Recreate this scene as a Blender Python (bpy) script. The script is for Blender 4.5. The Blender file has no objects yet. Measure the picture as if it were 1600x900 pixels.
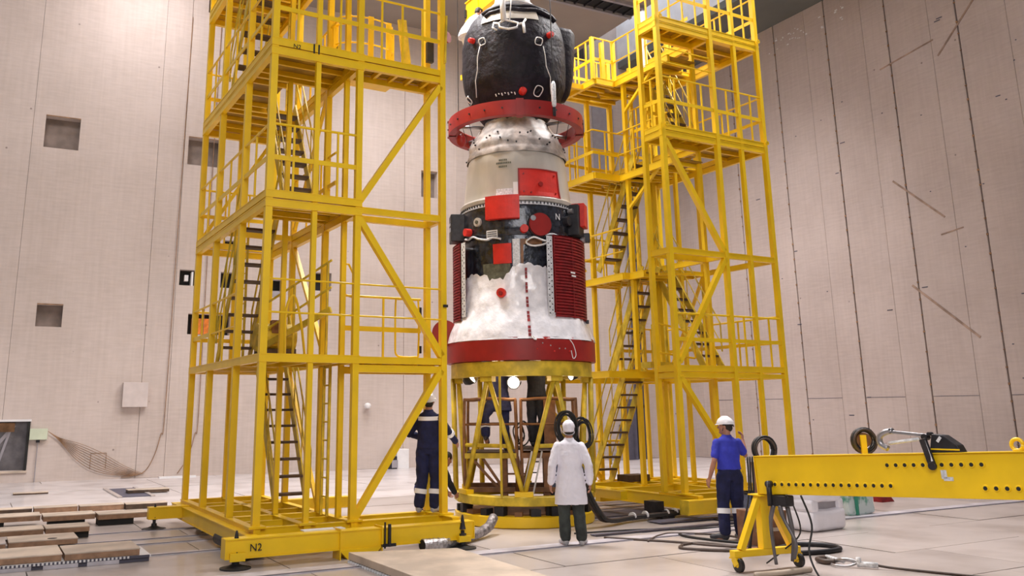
import bpy, bmesh, math, random
from mathutils import Vector, Matrix, noise

# ------------------------------------------------------------------ camera, light, exposure
scene = bpy.context.scene
COL = scene.collection
PI = math.pi
cam_data = bpy.data.cameras.new('camera')
cam = bpy.data.objects.new('camera', cam_data)
COL.objects.link(cam)
PITCH, ROLL = 0.2213, -0.0075
F_ = Vector((0, math.cos(PITCH), math.sin(PITCH)))
R0 = Vector((1, 0, 0)); U0 = R0.cross(F_)
R_ = R0 * math.cos(ROLL) + U0 * math.sin(ROLL)
U_ = -R0 * math.sin(ROLL) + U0 * math.cos(ROLL)
M = Matrix((R_, U_, -F_)).transposed().to_4x4()
M.translation = Vector((0, 0, 1.9854))
cam.matrix_world = M
cam_data.sensor_width = 36.0
cam_data.lens = 1350.26 / 1600 * 36
cam_data.shift_x = (800 - 710.56) / 1600
cam_data.shift_y = -(450 - 336.48) / 1600
cam_data.clip_end = 200
scene.camera = cam

scene.view_settings.view_transform = 'Standard'
scene.view_settings.look = 'None'
scene.view_settings.gamma = 1
scene.view_settings.use_curve_mapping = False
scene.view_settings.exposure = -0.62

world = bpy.data.worlds.new('hall_light'); scene.world = world
world.use_nodes = True
bg = world.node_tree.nodes['Background']
bg.inputs[0].default_value = (1.0, 0.93, 0.93, 1)
bg.inputs[1].default_value = 0.30

# room frame (a along the back wall, b into the wall) and tower frame (s, t)
YAW_R, YAW_T = 0.46, 0.5
RB = Vector((-6.55, 29.37, 0))
def room(a, b, z=0):
    c, s = math.cos(YAW_R), math.sin(YAW_R)
    return Vector((RB.x + c * a - s * b, RB.y + s * a + c * b, z))
TB = Vector((-2.7887, 12.5744, 0))
def tw(s, t, z=0):
    c, n = math.cos(YAW_T), math.sin(YAW_T)
    return Vector((TB.x + c * s - n * t, TB.y + n * s + c * t, z))

def area(name, loc, target, size, power, color=(1, 1, 1), sizey=None, spread=180):
    l = bpy.data.lights.new(name, 'AREA'); l.energy = power; l.color = color
    l.size = size; l.spread = math.radians(spread)
    if sizey: l.shape = 'RECTANGLE'; l.size_y = sizey
    o = bpy.data.objects.new(name, l); COL.objects.link(o)
    o.location = loc
    o.rotation_euler = (Vector(target) - Vector(loc)).to_track_quat('-Z', 'Y').to_euler()
    return o
area('ceiling_and_fill_lamp', room(-4.5, -3.2, 16.2), room(-4.3, 0, 14), 1.0, 260, (1, .95, .97))
area('ceiling_and_fill_lamp', room(-2, -13.5, 16.2), tw(1, 0.5, 3), 5, 3300, (1, .96, .95), spread=130)
area('ceiling_and_fill_lamp', room(8, -16, 16.2), tw(6, 1, 3), 5, 2350, (1, .96, .95), spread=120)
area('ceiling_and_fill_lamp', room(4, -8, 16.4), room(4, -8, 0), 4, 1100, (1, .96, .96))
area('ceiling_and_fill_lamp', room(-9, -9, 16.4), room(-6, -6, 0), 4, 1100, (1, .96, .96))
area('ceiling_and_fill_lamp', room(11, -8, 16.3), room(16, -4, 0), 4, 620, (1, .96, .97), spread=90)  # fill light added to brighten the back right corner
area('ceiling_and_fill_lamp', room(3, -5, 16.3), room(8, 0, 0), 3, 420, (1, .96, .97), spread=110)  # fill light added to brighten the right part of the back wall
area('ceiling_and_fill_lamp', room(-6, -29, 8.0), tw(5, 1, 4), 6, 1150, (1, .96, .95))  # unseen front light over the camera, far below the ceiling

# ------------------------------------------------------------------ materials
def new_mat(name):
    m = bpy.data.materials.new(name); m.use_nodes = True
    nt = m.node_tree; b = nt.nodes['Principled BSDF']
    return m, nt, b
def mat(name, col, rough=.5, metal=0., var=.12, scale=4., bump=.0, bscale=30., alt=None, stretch=None, coat=0., detail=4., lo=.38, hi=.66, emit=None, estr=0., info=0., spec=None):
    m, nt, b = new_mat(name)
    N, L = nt.nodes, nt.links
    tc = N.new('ShaderNodeTexCoord'); mp = N.new('ShaderNodeMapping')
    L.new(tc.outputs['Object'], mp.inputs['Vector'])
    if stretch: mp.inputs['Scale'].default_value = stretch
    nz = N.new('ShaderNodeTexNoise'); nz.inputs['Scale'].default_value = scale; nz.inputs['Detail'].default_value = detail
    L.new(mp.outputs[0], nz.inputs['Vector'])
    rp = N.new('ShaderNodeValToRGB')
    rp.color_ramp.elements[0].position = lo; rp.color_ramp.elements[1].position = hi
    c1 = alt if alt else tuple(max(0, c * (1 - var)) for c in col)
    c2 = col if alt else tuple(min(1, c * (1 + var)) for c in col)
    rp.color_ramp.elements[0].color = (*c1, 1); rp.color_ramp.elements[1].color = (*c2, 1)
    L.new(nz.outputs['Fac'], rp.inputs['Fac'])
    out = rp.outputs['Color']
    if info:
        oi = N.new('ShaderNodeObjectInfo'); hs = N.new('ShaderNodeHueSaturation'); mr = N.new('ShaderNodeMapRange')
        mr.inputs['To Min'].default_value = 1 - info; mr.inputs['To Max'].default_value = 1 + info
        L.new(oi.outputs['Random'], mr.inputs['Value']); L.new(mr.outputs[0], hs.inputs['Value'])
        L.new(out, hs.inputs['Color']); out = hs.outputs[0]
    L.new(out, b.inputs['Base Color'])
    b.inputs['Roughness'].default_value = rough
    b.inputs['Metallic'].default_value = metal
    b.inputs['Coat Weight'].default_value = coat
    if spec is not None: b.inputs['Specular IOR Level'].default_value = spec
    if bump:
        n2 = N.new('ShaderNodeTexNoise'); n2.inputs['Scale'].default_value = bscale; n2.inputs['Detail'].default_value = 5
        L.new(mp.outputs[0], n2.inputs['Vector'])
        bp = N.new('ShaderNodeBump'); bp.inputs['Strength'].default_value = bump; bp.inputs['Distance'].default_value = .03
        L.new(n2.outputs['Fac'], bp.inputs['Height']); L.new(bp.outputs[0], b.inputs['Normal'])
    if emit:
        b.inputs['Emission Color'].default_value = (*emit, 1); b.inputs['Emission Strength'].default_value = estr
    return m

def concrete(name, base, dark, grid=.35, info=.03):
    """board-marked plastered concrete: broad tone drift, fine stained joints of small shutter boards"""
    m, nt, b = new_mat(name); N, L = nt.nodes, nt.links
    tc = N.new('ShaderNodeTexCoord')
    n1 = N.new('ShaderNodeTexNoise'); n1.inputs['Scale'].default_value = .35; n1.inputs['Detail'].default_value = 6
    L.new(tc.outputs['Object'], n1.inputs['Vector'])
    mp = N.new('ShaderNodeMapping'); mp.inputs['Scale'].default_value = (1.2, 1.2, 9)
    L.new(tc.outputs['Object'], mp.inputs[0])
    n2 = N.new('ShaderNodeTexNoise'); n2.inputs['Scale'].default_value = 1.6; n2.inputs['Detail'].default_value = 5
    L.new(mp.outputs[0], n2.inputs['Vector'])
    mp3 = N.new('ShaderNodeMapping'); mp3.inputs['Scale'].default_value = (7, 7, .5)
    L.new(tc.outputs['Object'], mp3.inputs[0])
    n3 = N.new('ShaderNodeTexNoise'); n3.inputs['Scale'].default_value = 1.3; n3.inputs['Detail'].default_value = 4
    L.new(mp3.outputs[0], n3.inputs['Vector'])
    def math_(op, a, bb):
        x = N.new('ShaderNodeMath'); x.operation = op
        for i, v in ((0, a), (1, bb)):
            if isinstance(v, (int, float)): x.inputs[i].default_value = v
            else: L.new(v, x.inputs[i])
        return x.outputs[0]
    s = math_('ADD', math_('MULTIPLY', n1.outputs['Fac'], .5), math_('ADD', math_('MULTIPLY', n2.outputs['Fac'], .28), math_('MULTIPLY', n3.outputs['Fac'], .22)))
    rp = N.new('ShaderNodeValToRGB'); rp.color_ramp.elements[0].position = .36; rp.color_ramp.elements[1].position = .6
    rp.color_ramp.elements[0].color = (*dark, 1); rp.color_ramp.elements[1].color = (*base, 1)
    L.new(s, rp.inputs['Fac'])
    # pits and small blemishes
    vo = N.new('ShaderNodeTexVoronoi'); vo.inputs['Scale'].default_value = 1.1
    L.new(tc.outputs['Object'], vo.inputs['Vector'])
    r2 = N.new('ShaderNodeValToRGB'); r2.color_ramp.elements[0].position = .02; r2.color_ramp.elements[1].position = .045
    r2.color_ramp.elements[0].color = (.35, .3, .3, 1); r2.color_ramp.elements[1].color = (1, 1, 1, 1)
    L.new(vo.outputs['Distance'], r2.inputs['Fac'])
    mx = N.new('ShaderNodeMix'); mx.data_type = 'RGBA'; mx.blend_type = 'MULTIPLY'; mx.inputs[0].default_value = .8
    L.new(rp.outputs[0], mx.inputs[6]); L.new(r2.outputs[0], mx.inputs[7])
    oi = N.new('ShaderNodeObjectInfo'); hs = N.new('ShaderNodeHueSaturation'); mr = N.new('ShaderNodeMapRange')
    mr.inputs['To Min'].default_value = 1 - info; mr.inputs['To Max'].default_value = 1 + info
    L.new(oi.outputs['Random'], mr.inputs['Value']); L.new(mr.outputs[0], hs.inputs['Value']); L.new(mx.outputs[2], hs.inputs['Color'])
    L.new(hs.outputs[0], b.inputs['Base Color'])
    b.inputs['Roughness'].default_value = .8
    bp = N.new('ShaderNodeBump'); bp.inputs['Strength'].default_value = .25; bp.inputs['Distance'].default_value = .03
    L.new(s, bp.inputs['Height']); L.new(bp.outputs[0], b.inputs['Normal'])
    return m

MT = dict(
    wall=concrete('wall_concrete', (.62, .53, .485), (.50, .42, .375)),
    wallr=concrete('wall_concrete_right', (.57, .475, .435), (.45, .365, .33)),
    ceiling=mat('ceiling_paint', (.16, .165, .15), .8, var=.08, scale=.6),
    ceilingl=mat('ceiling_panel', (.36, .31, .27), .8, var=.1, scale=.3),
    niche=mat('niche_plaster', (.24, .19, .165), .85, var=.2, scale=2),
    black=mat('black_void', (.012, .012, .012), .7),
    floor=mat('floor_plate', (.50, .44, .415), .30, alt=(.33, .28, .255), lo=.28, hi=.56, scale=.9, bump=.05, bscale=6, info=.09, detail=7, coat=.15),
    floorfar=mat('floor_plate_glare', (.68, .63, .63), .30, alt=(.48, .43, .42), lo=.30, hi=.56, scale=1.2, bump=.05, bscale=6, info=.07, detail=7, coat=.15),  # glare on the distant floor put into a lighter plate colour
    creambox=mat('cream_box', (.62, .54, .51), .6, var=.05),
    floor_gap=mat('floor_gap', (.10, .085, .075), .9),
    rail=mat('rail_steel', (.60, .57, .62), .35, .1, var=.2, scale=3),
    raildark=mat('rail_groove', (.09, .085, .12), .6),
    slab=mat('slab_beige', (.56, .46, .37), .55, var=.16, scale=2.2, info=.08),
    slabedge=mat('slab_edge', (.34, .20, .12), .7, var=.2, scale=8),
    white=mat('white_paint', (.80, .79, .80), .45, var=.05, scale=3),
    yellow=mat('yellow_paint', (.89, .575, .005), .42, var=.06, scale=2.0, bump=.03, bscale=14, coat=.15),
    yellowold=mat('yellow_paint_worn', (.64, .46, .03), .5, var=.22, scale=5, bump=.05, bscale=14),
    deck=mat('deck_paint', (.36, .21, .015), .6, var=.25, scale=4),
    tread=mat('tread_steel', (.085, .05, .03), .6, var=.3, scale=6),
    steel=mat('steel', (.42, .41, .43), .35, .8, var=.15, scale=8),
    darksteel=mat('dark_steel', (.022, .021, .026), .5, .2, var=.3, scale=10),
    brown=mat('brown_paint', (.23, .10, .035), .5, var=.25, scale=7),
    red=mat('red_paint', (.31, .010, .008), .48, var=.14, scale=3, bump=.03, bscale=20),
    redbright=mat('red_cover', (.66, .022, .012), .5, var=.10, scale=5, bump=.12, bscale=16),
    redpanel=mat('red_radiator', (.24, .007, .010), .55, var=.25, scale=9),
    mli=mat('black_blanket', (.013, .010, .017), .6, var=.4, scale=5, bump=.8, bscale=11, coat=0, spec=.28),
    film=mat('clear_film', (.86, .85, .90), .22, var=.12, scale=6, bump=.9, bscale=4.5, coat=.6),
    greyshell=mat('grey_shell', (.50, .46, .41), .38, var=.14, scale=2.2, bump=.12, bscale=5, coat=.25, stretch=(1, 1, .35)),
    wrap=mat('grey_wrap', (.42, .37, .34), .5, var=.4, scale=4, bump=.7, bscale=5, coat=.05),
    darkshell=mat('dark_foil', (.03, .035, .05), .25, .3, var=.6, scale=9, bump=.5, bscale=10, coat=.4),
    olive=mat('olive_blanket', (.12, .12, .08), .6, var=.3, scale=12, bump=.5, bscale=14),
    strip=mat('perforated_strip', (.70, .71, .74), .4, var=.2, scale=30),
    navy=mat('navy_cloth', (.010, .013, .060), .85, var=.3, scale=8, bump=.4, bscale=10),
    blue=mat('royal_blue_cloth', (.035, .045, .46), .8, var=.15, scale=5, bump=.35, bscale=9),
    coat=mat('white_cotton', (.80, .78, .86), .8, var=.05, scale=4, bump=.45, bscale=8),
    trouser=mat('dark_green_cloth', (.035, .042, .038), .85, var=.3, scale=8, bump=.4, bscale=10),
    blackcloth=mat('black_cloth', (.012, .013, .02), .85, var=.3, scale=8, bump=.4, bscale=10),
    jeans=mat('blue_denim', (.03, .04, .22), .85, var=.3, scale=8, bump=.4, bscale=10),
    reflect=mat('reflective_tape', (.95, .95, 1.0), .25, 0, var=.03, spec=1.0, coat=1.0),
    skin=mat('skin', (.42, .20, .13), .55, var=.08, scale=6),
    hair=mat('dark_hair', (.02, .014, .01), .7, var=.3, scale=40),
    helmet=mat('helmet_plastic', (.88, .87, .90), .28, var=.02, coat=.5),
    shoe=mat('shoe_leather', (.03, .03, .04), .5, var=.3, scale=12),
    shoelt=mat('shoe_grey', (.45, .44, .46), .6, var=.1),
    rubber=mat('black_rubber', (.015, .015, .017), .5, var=.2, scale=12),
    cable=mat('brown_cable', (.07, .045, .035), .5, var=.2, scale=12),
    plastic=mat('white_plastic_sheet', (.84, .82, .88), .35, var=.04, scale=3, bump=.5, bscale=4, coat=.3),
    pallet=mat('green_white_wrap', (.62, .70, .68), .4, var=.1, scale=5, alt=(.10, .34, .24), lo=.34, hi=.48, bump=.4, bscale=6),
    duct2=mat('dull_duct', (.30, .27, .27), .4, .6, var=.4, scale=14, bump=.8, bscale=22),
    foil=mat('silver_duct', (.62, .60, .62), .28, .8, var=.25, scale=18, bump=.8, bscale=22),
    cabinet=mat('pale_green_box', (.60, .66, .50), .5, var=.05),
    lampglass=mat('lamp_glass', (1, .95, .85), .3, emit=(1, .86, .68), estr=14),
    sky=mat('skylight_glass', (.8, .85, .95), .2, emit=(.80, .88, 1.0), estr=1.9),
    crate=mat('brown_board', (.20, .09, .045), .6, var=.25, scale=6),
    bluebox=mat('blue_grey_net', (.12, .14, .22), .7, var=.3, scale=30),
    ink=mat('black_ink', (.01, .01, .01), .6),
    streak=mat('faint_streak', (.36, .25, .19), .85, var=.3, scale=3),
    stain=mat('rust_stain', (.30, .17, .09), .85, var=.3, scale=4),
    orange=mat('orange_cloth', (.75, .20, .02), .6, var=.2, scale=8),
    greydark=mat('grey_sling', (.16, .15, .16), .45, .5, var=.2),
    greyblue=mat('grey_blue_door', (.35, .33, .36), .6, var=.06),
)

# ------------------------------------------------------------------ mesh helpers
class MB:
    def __init__(self): self.v = []; self.f = []
    def add(self, vs, fs):
        o = len(self.v); self.v += [tuple(p) for p in vs]; self.f += [tuple(i + o for i in f) for f in fs]; return self
    def box(self, x0, x1, y0, y1, z0, z1):
        return self.add([(x0,y0,z0),(x1,y0,z0),(x1,y1,z0),(x0,y1,z0),(x0,y0,z1),(x1,y0,z1),(x1,y1,z1),(x0,y1,z1)],
                        [(3,2,1,0),(4,5,6,7),(0,1,5,4),(1,2,6,5),(2,3,7,6),(3,0,4,7)])
    def bar(self, p, q, w, h, up=(0, 0, 1)):
        p, q = Vector(p), Vector(q); d = (q - p).normalized(); up = Vector(up)
        if abs(d.dot(up)) > .98: up = Vector((0, 1, 0))
        sd = d.cross(up).normalized(); u = sd.cross(d)
        vs = []
        for c in (p, q):
            for a, b in ((-1,-1),(1,-1),(1,1),(-1,1)): vs.append(c + sd * a * w / 2 + u * b * h / 2)
        return self.add(vs, [(0,1,2,3),(7,6,5,4),(0,4,5,1),(1,5,6,2),(2,6,7,3),(3,7,4,0)])
    def channel(self, p, q, w, h, up=(0, 0, 1), th=.014):
        """C / I section beam: web plus two flanges"""
        p, q = Vector(p), Vector(q); u = Vector(up)
        d = (q - p).normalized()
        if abs(d.dot(u)) > .98: u = Vector((0, 1, 0))
        sd = d.cross(u).normalized(); u = sd.cross(d)
        self.bar(p, q, w * .82, h - 2 * th, up)
        self.bar(p + u * (h / 2 - th / 2), q + u * (h / 2 - th / 2), w, th, up)
        self.bar(p - u * (h / 2 - th / 2), q - u * (h / 2 - th / 2), w, th, up)
        return self
    def tube(self, pts, r, seg=8, caps=True):
        pts = [Vector(p) for p in pts]; n = len(pts)
        rs = r if isinstance(r, (list, tuple)) else [r] * n
        d0 = (pts[1] - pts[0]).normalized()
        ref = Vector((0, 0, 1)) if abs(d0.z) < .9 else Vector((1, 0, 0))
        nrm = (ref - d0 * ref.dot(d0)).normalized()
        vs = []
        for i in range(n):
            d = (pts[min(i+1, n-1)] - pts[max(i-1, 0)]).normalized()
            nrm = (nrm - d * nrm.dot(d)).normalized(); b = d.cross(nrm)
            for k in range(seg):
                a = 2 * PI * k / seg
                vs.append(pts[i] + (nrm * math.cos(a) + b * math.sin(a)) * rs[i])
        fs = [(i*seg+k, i*seg+(k+1)%seg, (i+1)*seg+(k+1)%seg, (i+1)*seg+k) for i in range(n-1) for k in range(seg)]
        if caps: fs += [tuple(reversed(range(seg))), tuple(range((n-1)*seg, n*seg))]
        return self.add(vs, fs)
    def cyl(self, p, q, r, seg=16): return self.tube([p, q], r, seg)
    def lathe(self, prof, seg=64, a0=None, a1=None, jit=0., seed=0):
        """prof: (z, r) going up; angle 0 points to local -Y"""
        full = a0 is None
        if full: a0, a1 = 0, 360
        m = seg if full else seg + 1; vs = []
        for (z, r) in prof:
            for k in range(m):
                a = math.radians(a0 + (a1 - a0) * k / seg)
                rr = r
                if jit: rr += jit * (noise.noise(Vector((math.sin(a) * 3.3, math.cos(a) * 3.3, z * 2.6 + seed))) + .5 * noise.noise(Vector((math.sin(a) * 9, math.cos(a) * 9, z * 6 + seed))))
                vs.append((rr * math.sin(a), -rr * math.cos(a), z))
        fs = []
        for i in range(len(prof) - 1):
            for k in range(seg):
                k2 = (k + 1) % m if full else k + 1
                fs.append((i*m+k, i*m+k2, (i+1)*m+k2, (i+1)*m+k))
        return self.add(vs, fs)
    def sphere(self, c, rx, ry=None, rz=None, seg=14, rings=8, rot=None):
        ry = ry or rx; rz = rz or rx; c = Vector(c); vs = [Vector((0, 0, -rz))]
        for i in range(1, rings):
            t = PI * i / rings
            for k in range(seg):
                a = 2 * PI * k / seg
                vs.append(Vector((rx * math.sin(t) * math.cos(a), ry * math.sin(t) * math.sin(a), -rz * math.cos(t))))
        vs.append(Vector((0, 0, rz)))
        if rot: vs = [rot @ v for v in vs]
        vs = [v + c for v in vs]; fs = []
        for k in range(seg): fs.append((0, 1 + (k + 1) % seg, 1 + k))
        for i in range(rings - 2):
            for k in range(seg): fs.append((1+i*seg+k, 1+i*seg+(k+1)%seg, 1+(i+1)*seg+(k+1)%seg, 1+(i+1)*seg+k))
        l = 1 + (rings - 2) * seg
        for k in range(seg): fs.append((l + k, l + (k+1) % seg, len(vs) - 1))
        return self.add(vs, fs)
    def build(self, name, m, parent=None, smooth=False, bevel=0., loc=None, rot=None):
        me = bpy.data.meshes.new(name); me.from_pydata(self.v, [], self.f); me.update()
        me.materials.append(MT[m] if isinstance(m, str) else m)
        if smooth:
            me.polygons.foreach_set('use_smooth', [True] * len(me.polygons))
        o = bpy.data.objects.new(name, me); COL.objects.link(o)
        if parent: o.parent = parent
        if loc is not None: o.location = loc
        if rot is not None: o.rotation_euler = rot
        if bevel:
            bv = o.modifiers.new('bevel', 'BEVEL'); bv.width = bevel; bv.segments = 2; bv.limit_method = 'ANGLE'
        return o
def empty(name, loc=(0,0,0), rz=0., label=None, cat=None, group=None):
    o = bpy.data.objects.new(name, None); COL.objects.link(o); o.location = loc; o.rotation_euler = (0, 0, rz)
    o.empty_display_size = .1
    if label: tag(o, label, cat, group)
    return o
def tag(o, label=None, cat=None, group=None, kind=None):
    if label: o['label'] = label
    if cat:
        o['category'] = cat
        if not kind: o['kind'] = 'thing'
    if group: o['group'] = group
    if kind: o['kind'] = kind
    return o
def autosmooth(o, ang=40):
    me = o.data
    me.polygons.foreach_set('use_smooth', [True] * len(me.polygons))
    me.set_sharp_from_angle(angle=math.radians(ang))
    return o
def arc(fn, n): return [fn(i / n) for i in range(n + 1)]
def bez(p0, p1, p2, p3, n=12):
    p0, p1, p2, p3 = map(Vector, (p0, p1, p2, p3))
    return [p0*(1-t)**3 + p1*3*t*(1-t)**2 + p2*3*t*t*(1-t) + p3*t**3 for t in [i/n for i in range(n+1)]]
def smooth_path(pts, n=6):
    pts = [Vector(p) for p in pts]; out = []
    for i in range(len(pts) - 1):
        a, b, c, d = pts[max(i-1,0)], pts[i], pts[i+1], pts[min(i+2, len(pts)-1)]
        for k in range(n):
            t = k / n
            out.append(.5 * ((2*b) + (c-a)*t + (2*a-5*b+4*c-d)*t*t + (3*b-a-3*c+d)*t**3))
    out.append(pts[-1]); return out
def text(body, name, size, m, parent, loc, rot, extrude=.002):
    cu = bpy.data.curves.new(name, 'FONT'); cu.body = body; cu.size = size; cu.extrude = extrude
    cu.align_x = 'CENTER'; cu.align_y = 'CENTER'; cu.materials.append(MT[m])
    tmp = bpy.data.objects.new('tmp', cu); COL.objects.link(tmp)
    bpy.context.view_layer.update()
    me = bpy.data.meshes.new_from_object(tmp.evaluated_get(bpy.context.evaluated_depsgraph_get()))
    bpy.data.objects.remove(tmp); o = bpy.data.objects.new(name, me); COL.objects.link(o)
    if parent: o.parent = parent
    o.location = loc; o.rotation_euler = rot
    return o

# ------------------------------------------------------------------ hall shell (room frame a, b, z)
CEIL_Z, AR = 16.8, 18.4
def wall_root(name, p, yaw, m, x0, x1):
    """thin backing sheet behind the panels, structure"""
    mb = MB().box(x0, x1, .34, .40, 0, 20)
    o = mb.build(name, m, loc=p, rot=(0, 0, yaw)); o['kind'] = 'structure'
    return o
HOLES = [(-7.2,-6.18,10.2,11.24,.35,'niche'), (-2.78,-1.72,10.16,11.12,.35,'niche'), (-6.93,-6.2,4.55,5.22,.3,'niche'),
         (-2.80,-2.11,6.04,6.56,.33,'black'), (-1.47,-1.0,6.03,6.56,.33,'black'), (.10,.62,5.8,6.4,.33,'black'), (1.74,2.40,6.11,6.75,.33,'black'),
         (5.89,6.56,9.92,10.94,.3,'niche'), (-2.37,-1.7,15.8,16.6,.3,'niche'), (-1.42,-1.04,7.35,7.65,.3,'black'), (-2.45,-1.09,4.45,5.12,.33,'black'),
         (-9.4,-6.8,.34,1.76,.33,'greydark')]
wall_back = wall_root('wall_back', RB, YAW_R, 'floor_gap', -26, AR + .4)
def wall_panel(parent, x0, x1, z0, z1, holes, m, dep=.33, proud=0.):
    mb = MB(); xs = sorted({x0, x1, *[min(max(h[k], x0), x1) for h in holes for k in (0, 1)]})
    zs = sorted({z0, z1, *[min(max(h[k], z0), z1) for h in holes for k in (2, 3)]})
    for i in range(len(xs) - 1):
        for j in range(len(zs) - 1):
            cx, cz = (xs[i] + xs[i+1]) / 2, (zs[j] + zs[j+1]) / 2
            if any(h[0] < cx < h[1] and h[2] < cz < h[3] for h in holes): continue
            mb.box(xs[i], xs[i+1], -proud, dep, zs[j], zs[j+1])
    o = mb.build('concrete_panel', m, parent)
    if not holes: bv = o.modifiers.new('bevel', 'BEVEL'); bv.width = .012; bv.segments = 1
    return o
SEAMS = [-26,-22.5,-19,-15.2,-11.3,-7.55,-3.75,-2.9,-1.6,1.0,3.2,5.2,7.4,9.6,11.8,13.9,16.2,AR+.0]
rnd = random.Random(4)
for x0, x1 in zip(SEAMS[:-1], SEAMS[1:]):
    hs = [h for h in HOLES if h[1] > x0 and h[0] < x1]
    ztop = 19.2 if x0 > 12 else CEIL_Z
    wall_panel(wall_back, x0 + .004, x1 - .004, 0, ztop, hs, 'wall', proud=rnd.uniform(0, .006))
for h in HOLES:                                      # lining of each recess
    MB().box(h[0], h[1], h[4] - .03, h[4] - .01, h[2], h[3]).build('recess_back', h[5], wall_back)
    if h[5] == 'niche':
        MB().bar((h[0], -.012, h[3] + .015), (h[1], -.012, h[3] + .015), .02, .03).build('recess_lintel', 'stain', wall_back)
# equipment in the dark recesses
MB().box(-2.42,-2.36,.0,.28,6.04,6.5).box(-2.62,-2.5,.1,.28,6.2,6.4).build('bracket', 'white', wall_back)
MB().box(.12,.6,.02,.2,5.8,6.02).build('cover', 'greyblue', wall_back)
MB().box(-2.3,-1.55,.06,.26,4.47,4.98).build('orange_cover', 'orange', wall_back)
# brown stain streaks of the old cable sag and hairline frame low on the wall
mb = MB()
for p, q in (((-5.06,.78),(-4.62,.78)), ((-4.62,.78),(-4.62,.32)), ((-5.06,.32),(-5.06,.78))):
    mb.bar((p[0], -.01, p[1]), (q[0], -.01, q[1]), .01, .012, up=(0, 1, 0))
mb.build('hatch_outline', 'stain', wall_back)

wall_right = wall_root('wall_right', room(AR, 0), YAW_R - PI / 2, 'floor_gap', 0, 30)
# local x runs toward the camera (minus b)
seams_r = [0.0, 1.35] + [1.35 + 2.44 * k for k in range(1, 12)]
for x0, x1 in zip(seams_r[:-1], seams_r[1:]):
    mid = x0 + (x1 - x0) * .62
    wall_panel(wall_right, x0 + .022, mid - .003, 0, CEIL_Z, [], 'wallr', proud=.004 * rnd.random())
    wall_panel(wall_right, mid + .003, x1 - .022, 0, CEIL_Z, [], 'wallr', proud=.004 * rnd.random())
mb = MB()
for x in seams_r[1:]:                                 # welded studs along each dark joint
    for k in range(30):
        z = .4 + k * .54 + rnd.uniform(-.1, .1)
        mb.box(x - .03, x + .03, -.02, .02, z, z + rnd.uniform(.02, .07))
tag(mb.build('joint_studs', 'stain', wall_right), kind='stuff')
mb = MB()
for (x0, z0, x1, z1, w) in [(10.66,9.34,12.3,7.78,.06),(10.9,5.8,12.9,3.98,.07),(12.79,13.0,14.2,14.4,.06),(10.69,13.3,12.7,13.6,.05),(12.1,7.25,12.85,7.35,.04)]:
    mb.bar((x0, -.012, z0), (x1, -.012, z1), w, .012, up=(0, 1, 0)) if False else mb.bar((x0, -.010, z0), (x1, -.010, z1), .012, w)
mb.build('stain_streak', 'streak', wall_right)
mb = MB()
for i in range(60):
    x, z = rnd.uniform(4, 22), rnd.uniform(1.5, 15); w = rnd.choice([.04, .05, .14, .2])
    mb.box(x, x + w, -.012, .0, z, z + .03)
tag(mb.build('anchor_marks', 'raildark', wall_right), kind='stuff')
mb = MB()
for i in range(34):
    x = rnd.uniform(5.2, 9.5); z = rnd.uniform(15.7, 16.25); w = rnd.uniform(.03, .12)
    mb.box(x, x + w, -.012, 0, z, z + rnd.uniform(.02, .06))
tag(mb.build('paint_chips', 'white', wall_right), kind='stuff')
mb = MB()
for x0, x1 in zip(seams_r[1:-1], seams_r[2:]):
    mid = x0 + (x1 - x0) * .62
    mb.box(x0 + .03, mid, -.008, 0, 2.28, 2.295).box(mid, x1 - .03, -.008, 0, 1.2 + rnd.random() * .2, 1.42)if False else mb.box(x0 + .03, mid, -.008, 0, 2.28, 2.295)
mb.build('pour_line', 'raildark', wall_right)

ceiling = MB().box(-26, 12.8, -26, 0, CEIL_Z, CEIL_Z + .3).build('ceiling', 'ceilingl', loc=RB, rot=(0, 0, YAW_R)); ceiling['kind'] = 'structure'
ceil2 = MB().box(15.5, AR + .4, -26, 0, CEIL_Z, CEIL_Z + .3).build('ceiling', 'ceiling', loc=RB, rot=(0, 0, YAW_R)); ceil2['kind'] = 'structure'
# crane duct crossing the ceiling
mb = MB().box(-14, 12.7, -4.62, -4.5, CEIL_Z - .14, CEIL_Z).box(-14, 12.7, -5.5, -5.38, CEIL_Z - .14, CEIL_Z)
tr = mb.build('trim_1', 'greyblue', loc=RB, rot=(0, 0, YAW_R)); tr['kind'] = 'structure'
MB().box(-14, 12.7, -5.38, -4.62, CEIL_Z - .03, CEIL_Z - .005).build('duct_slot', 'black', tr)
mb = MB()
for k in range(60): mb.box(-14 + k * .445, -13.95 + k * .445, -5.38, -4.62, CEIL_Z - .1, CEIL_Z - .02)
tag(mb.build('duct_ribs', 'darksteel', tr), kind='stuff')
# glazed roof slot with raised cheeks
sl = MB().box(12.7, 12.8, -26, 0, CEIL_Z + .3, 19.2).box(15.5, 15.6, -26, 0, CEIL_Z + .3, 19.2).build('trim_2', 'white', loc=RB, rot=(0, 0, YAW_R)); sl['kind'] = 'structure'
wn = MB().box(12.7, 15.6, -26.1, .1, 19.24, 19.3).build('window_1', 'greyblue', loc=RB, rot=(0, 0, YAW_R)); wn['kind'] = 'structure'
for i in range(2):
    for k in range(13):
        MB().box(12.84 + i * 1.35, 14.11 + i * 1.35, -26 + k * 2 + .05, -24 + k * 2 - .05, 19.16, 19.2).build('pane', 'sky', wn)
        if i == 0: MB().bar((12.8, -26 + k * 2, 19.12), (15.5, -26 + k * 2, 19.12), .07, .12).build('glazing_bar', 'white', wn)
MB().bar((14.15, -26, 19.12), (14.15, 0, 19.12), .08, .12).build('glazing_bar', 'white', wn)

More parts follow.
